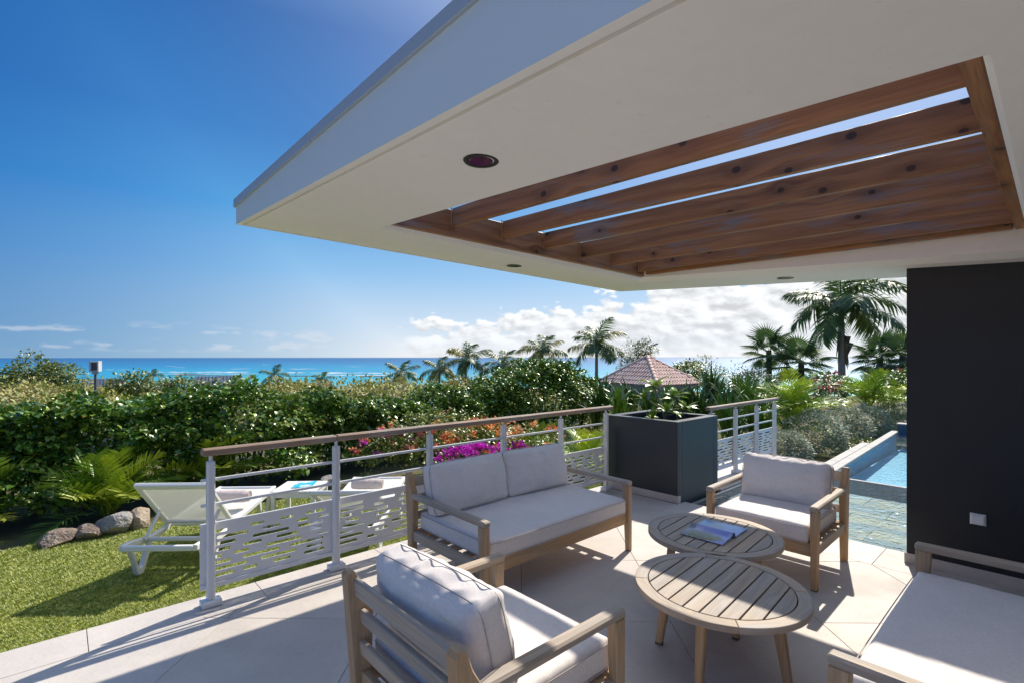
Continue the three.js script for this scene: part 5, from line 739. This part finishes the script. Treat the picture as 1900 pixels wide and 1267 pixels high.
// ------------------------------------------------------------------ hut with tiled hip roof
{
  const h = .345, pl = (X, Z) => { const [b, a] = cam2house(X, Z); return new THREE.Vector3(b, h, -a); };
  const F = pl(6.42, 21.9), Lc = pl(4.52, 25.9), Rc = pl(9.02, 23.85), Bk = Lc.clone().add(Rc).sub(F), pk = Lc.clone().add(Rc).multiplyScalar(.5).setY(1.62);
  const o = thing('garden_hut', 'small pale green hut with a pink clay-tiled pyramid roof', 'hut', [0, 0, 0]), clay = [[.84, .57, .46], [.88, .64, .53], [.74, .50, .40], [.86, .60, .49]].map(c => mat(c, { roughness: .8 }));
  const inC = v => v.clone().lerp(new THREE.Vector3((Lc.x + Rc.x) / 2, h, (Lc.z + Rc.z) / 2), .13);
  const W = [F, Rc, Bk, Lc].map(inC), wp = []; W.forEach((p, i) => { const q = W[(i + 1) % 4]; wp.push(p.x, -1.6, p.z, q.x, -1.6, q.z, q.x, h, q.z, p.x, -1.6, p.z, q.x, h, q.z, p.x, h, p.z); }); part(o, 'wall', flatGeo(wp), mat([.42, .52, .50], { roughness: .9 }));
  const roof = new THREE.Group(); roof.name = 'roof'; o.add(roof); const under = []; [F, Rc, Bk, Lc].forEach((p, i, s) => { const q = s[(i + 1) % 4]; under.push(p.x, h - .03, p.z, q.x, h - .03, q.z, pk.x, pk.y - .05, pk.z); }); part(roof, 'roof_deck', flatGeo(under), mat([.16, .09, .07]));
  [F, Rc, Bk, Lc].forEach((p, i, s) => { const q = s[(i + 1) % 4], d = q.clone().sub(p), g = cbox(d.length(), .13, .03, .004); const m = part(roof, 'eave_board', g, mat([.25, .28, .28]), p.clone().lerp(q, .5).setY(h - .075)); m.rotation.y = -Math.atan2(d.z, d.x); });
  const tg = new THREE.CylinderGeometry(.092, .108, .36, 9, 1, true, -Math.PI / 2, Math.PI), r = rng(3);   // half barrel, axis y
  const faces = [[F, Lc, .213, .30], [Rc, F, .213, .30]];
  for (const [p, q, tw, course] of faces) {
    const along = q.clone().sub(p), Wd = along.length(), e = along.clone().normalize(), mid = p.clone().lerp(q, .5), up = pk.clone().sub(mid), n0 = e.clone().cross(up).normalize(); if (n0.y < 0) n0.negate(); const foot = p.clone().addScaledVector(e, pk.clone().sub(p).dot(e)), slope = pk.clone().sub(foot), SL = slope.length(), u = slope.clone().normalize(), fx = foot.clone().sub(p).length() * Math.sign(foot.clone().sub(p).dot(e));
    const rows = Math.floor(SL / course); for (let j = 0; j < rows; j++) { const t = (j + .5) * course / SL, x0 = fx * t, x1 = Wd - (Wd - fx) * t; for (let x = x0 + tw * .35; x < x1 - tw * .2; x += tw) { const m = part(roof, 'tile', tg, clay[Math.floor(r() * 4)], p.clone().addScaledVector(e, x).addScaledVector(u, (j + .5) * course - .02).addScaledVector(n0, -.03 + .012)); m.quaternion.setFromRotationMatrix(new THREE.Matrix4().makeBasis(e.clone(), u.clone(), e.clone().cross(u))); if (e.clone().cross(u).dot(n0) < 0) m.quaternion.setFromRotationMatrix(new THREE.Matrix4().makeBasis(e.clone().negate(), u.clone(), e.clone().negate().cross(u))); m.rotateX(-.05); } }
  }
  const ridge = clay[2]; for (const c of [F, Lc, Rc]) { const d = pk.clone().sub(c), N = Math.floor(d.length() / .34); for (let k = 0; k < N; k++) { const m = part(roof, 'ridge_tile', new THREE.CylinderGeometry(.085, .11, .38, 9), ridge, c.clone().addScaledVector(d, (k + .5) / N).add(new THREE.Vector3(0, .03, 0))); m.quaternion.setFromUnitVectors(Y, d.clone().normalize()); } }
}

// ------------------------------------------------------------------ far roofs, posts and lamps
function farHouse(label, x0, x1, yT, yB, Z) {
  const o = thing('far_house', label, 'house', [0, 0, 0], 0, 'grey-roofed houses down the slope'), A = spot(x0, yT, Z + 5), B = spot(x1, yT, Z + 5), C = spot(x1 + 3, yB + 9, Z), D = spot(x0 - 3, yB + 9, Z), m = mat([.13, .135, .16], { roughness: .45, metalness: .3 }), pos = []; pos.push(...D.toArray(), ...C.toArray(), ...B.toArray(), ...D.toArray(), ...B.toArray(), ...A.toArray()); const rf = part(o, 'roof', flatGeo(pos), m);
  const N = 13; for (let k = 0; k <= N; k++) { const t = k / N, p = A.clone().lerp(B, t), q = D.clone().lerp(C, t); const d = q.clone().sub(p), g = cbox(.09, .09, d.length(), .01), b = part(rf, 'rib', g, mat([.10, .105, .13], { roughness: .45, metalness: .3 }), p.clone().lerp(q, .5).add(new THREE.Vector3(0, .03, 0))); b.lookAt(q.clone().add(new THREE.Vector3(0, .03, 0))); }
  const wl = []; [[D, C], [C, B], [B, A], [A, D]].forEach(([p, q]) => { const y = -9; wl.push(p.x, y, p.z, q.x, y, q.z, q.x, q.y - .02, q.z, p.x, y, p.z, q.x, q.y - .02, q.z, p.x, p.y - .02, p.z); }); part(o, 'wall', flatGeo(wl), mat([.55, .52, .46]));
}
farHouse('grey ribbed metal roof of a house behind the white-boxed pole', 152, 226, 702.5, 712, 52); farHouse('grey ribbed metal roof of a house below the reef surf', 362, 448, 697.5, 709, 52);
{
  const Z = 17, p = spot(176, 760, Z), k = Z / FOCAL, o = thing('meter_pole', 'grey pole topped by a small white-framed box above the hedge', 'pole', p), y = v => (760 - v) * k;
  part(o, 'pole', moved(new THREE.CylinderGeometry(2.1 * k, 2.3 * k, y(691) + 1.2, 10), 0, (y(691) - 1.2) / 2, 0), mat([.13, .13, .14], { roughness: .5 })); const turn = Math.atan2(CB, -SB) + .06;
  const hd = new THREE.Group(); hd.name = 'box'; hd.position.set(0, y(680), 0); hd.rotation.y = turn; o.add(hd);
  part(hd, 'back', cbox(15 * k, 17 * k, 6 * k, .01), mat([.10, .09, .13], { roughness: .4 }), [0, 0, .03]); for (const s of [-1, 1]) part(hd, 'frame_side', cbox(2.6 * k, 18 * k, 9 * k, .006), whiteResin, [s * 7.2 * k, 0, 0]); part(hd, 'frame_top', cbox(17 * k, 2.4 * k, 9 * k, .006), whiteResin, [0, 9 * k, 0]); part(hd, 'bracket', cbox(9 * k, 7 * k, 5 * k, .006), mat([.45, .46, .48]), [0, -10 * k, 0]);
}
function lampPost(label, x, yT, yB, Z, lamp, thick, c) { const k = Z / FOCAL, o = thing('street_lamp', label, 'street lamp', spot(x, yB, Z), 0, 'solar street lamps'), H = (yB - yT) * k, m = mat(c, { roughness: .5 }), hd = new THREE.Vector3(SB, 0, CB); part(o, 'pole', moved(new THREE.CylinderGeometry(thick * k * .45, thick * k * .5, H + 2, 8), 0, H / 2 - 1, 0), m); const arm = part(o, 'lamp_head', cbox(lamp * k, .10, .34, .02), m, [hd.x * lamp * k * .48, H + lamp * k * .16, hd.z * lamp * k * .48]); arm.rotation.order = 'YXZ'; arm.rotation.set(0, -Math.atan2(hd.z, hd.x), .36); part(o, 'joint', cbox(thick * 1.6 * k, .16, .2, .01), m, [0, H, 0]); }
lampPost('thin grey street lamp standing between two royal palms', 892, 679, 722, 42, 15, 2.2, [.20, .21, .23]); lampPost('grey solar street lamp beside the leafy tree behind the hut', 1207, 642, 690, 36, 14, 2.4, [.22, .23, .24]);

renderer.render(scene, camera);
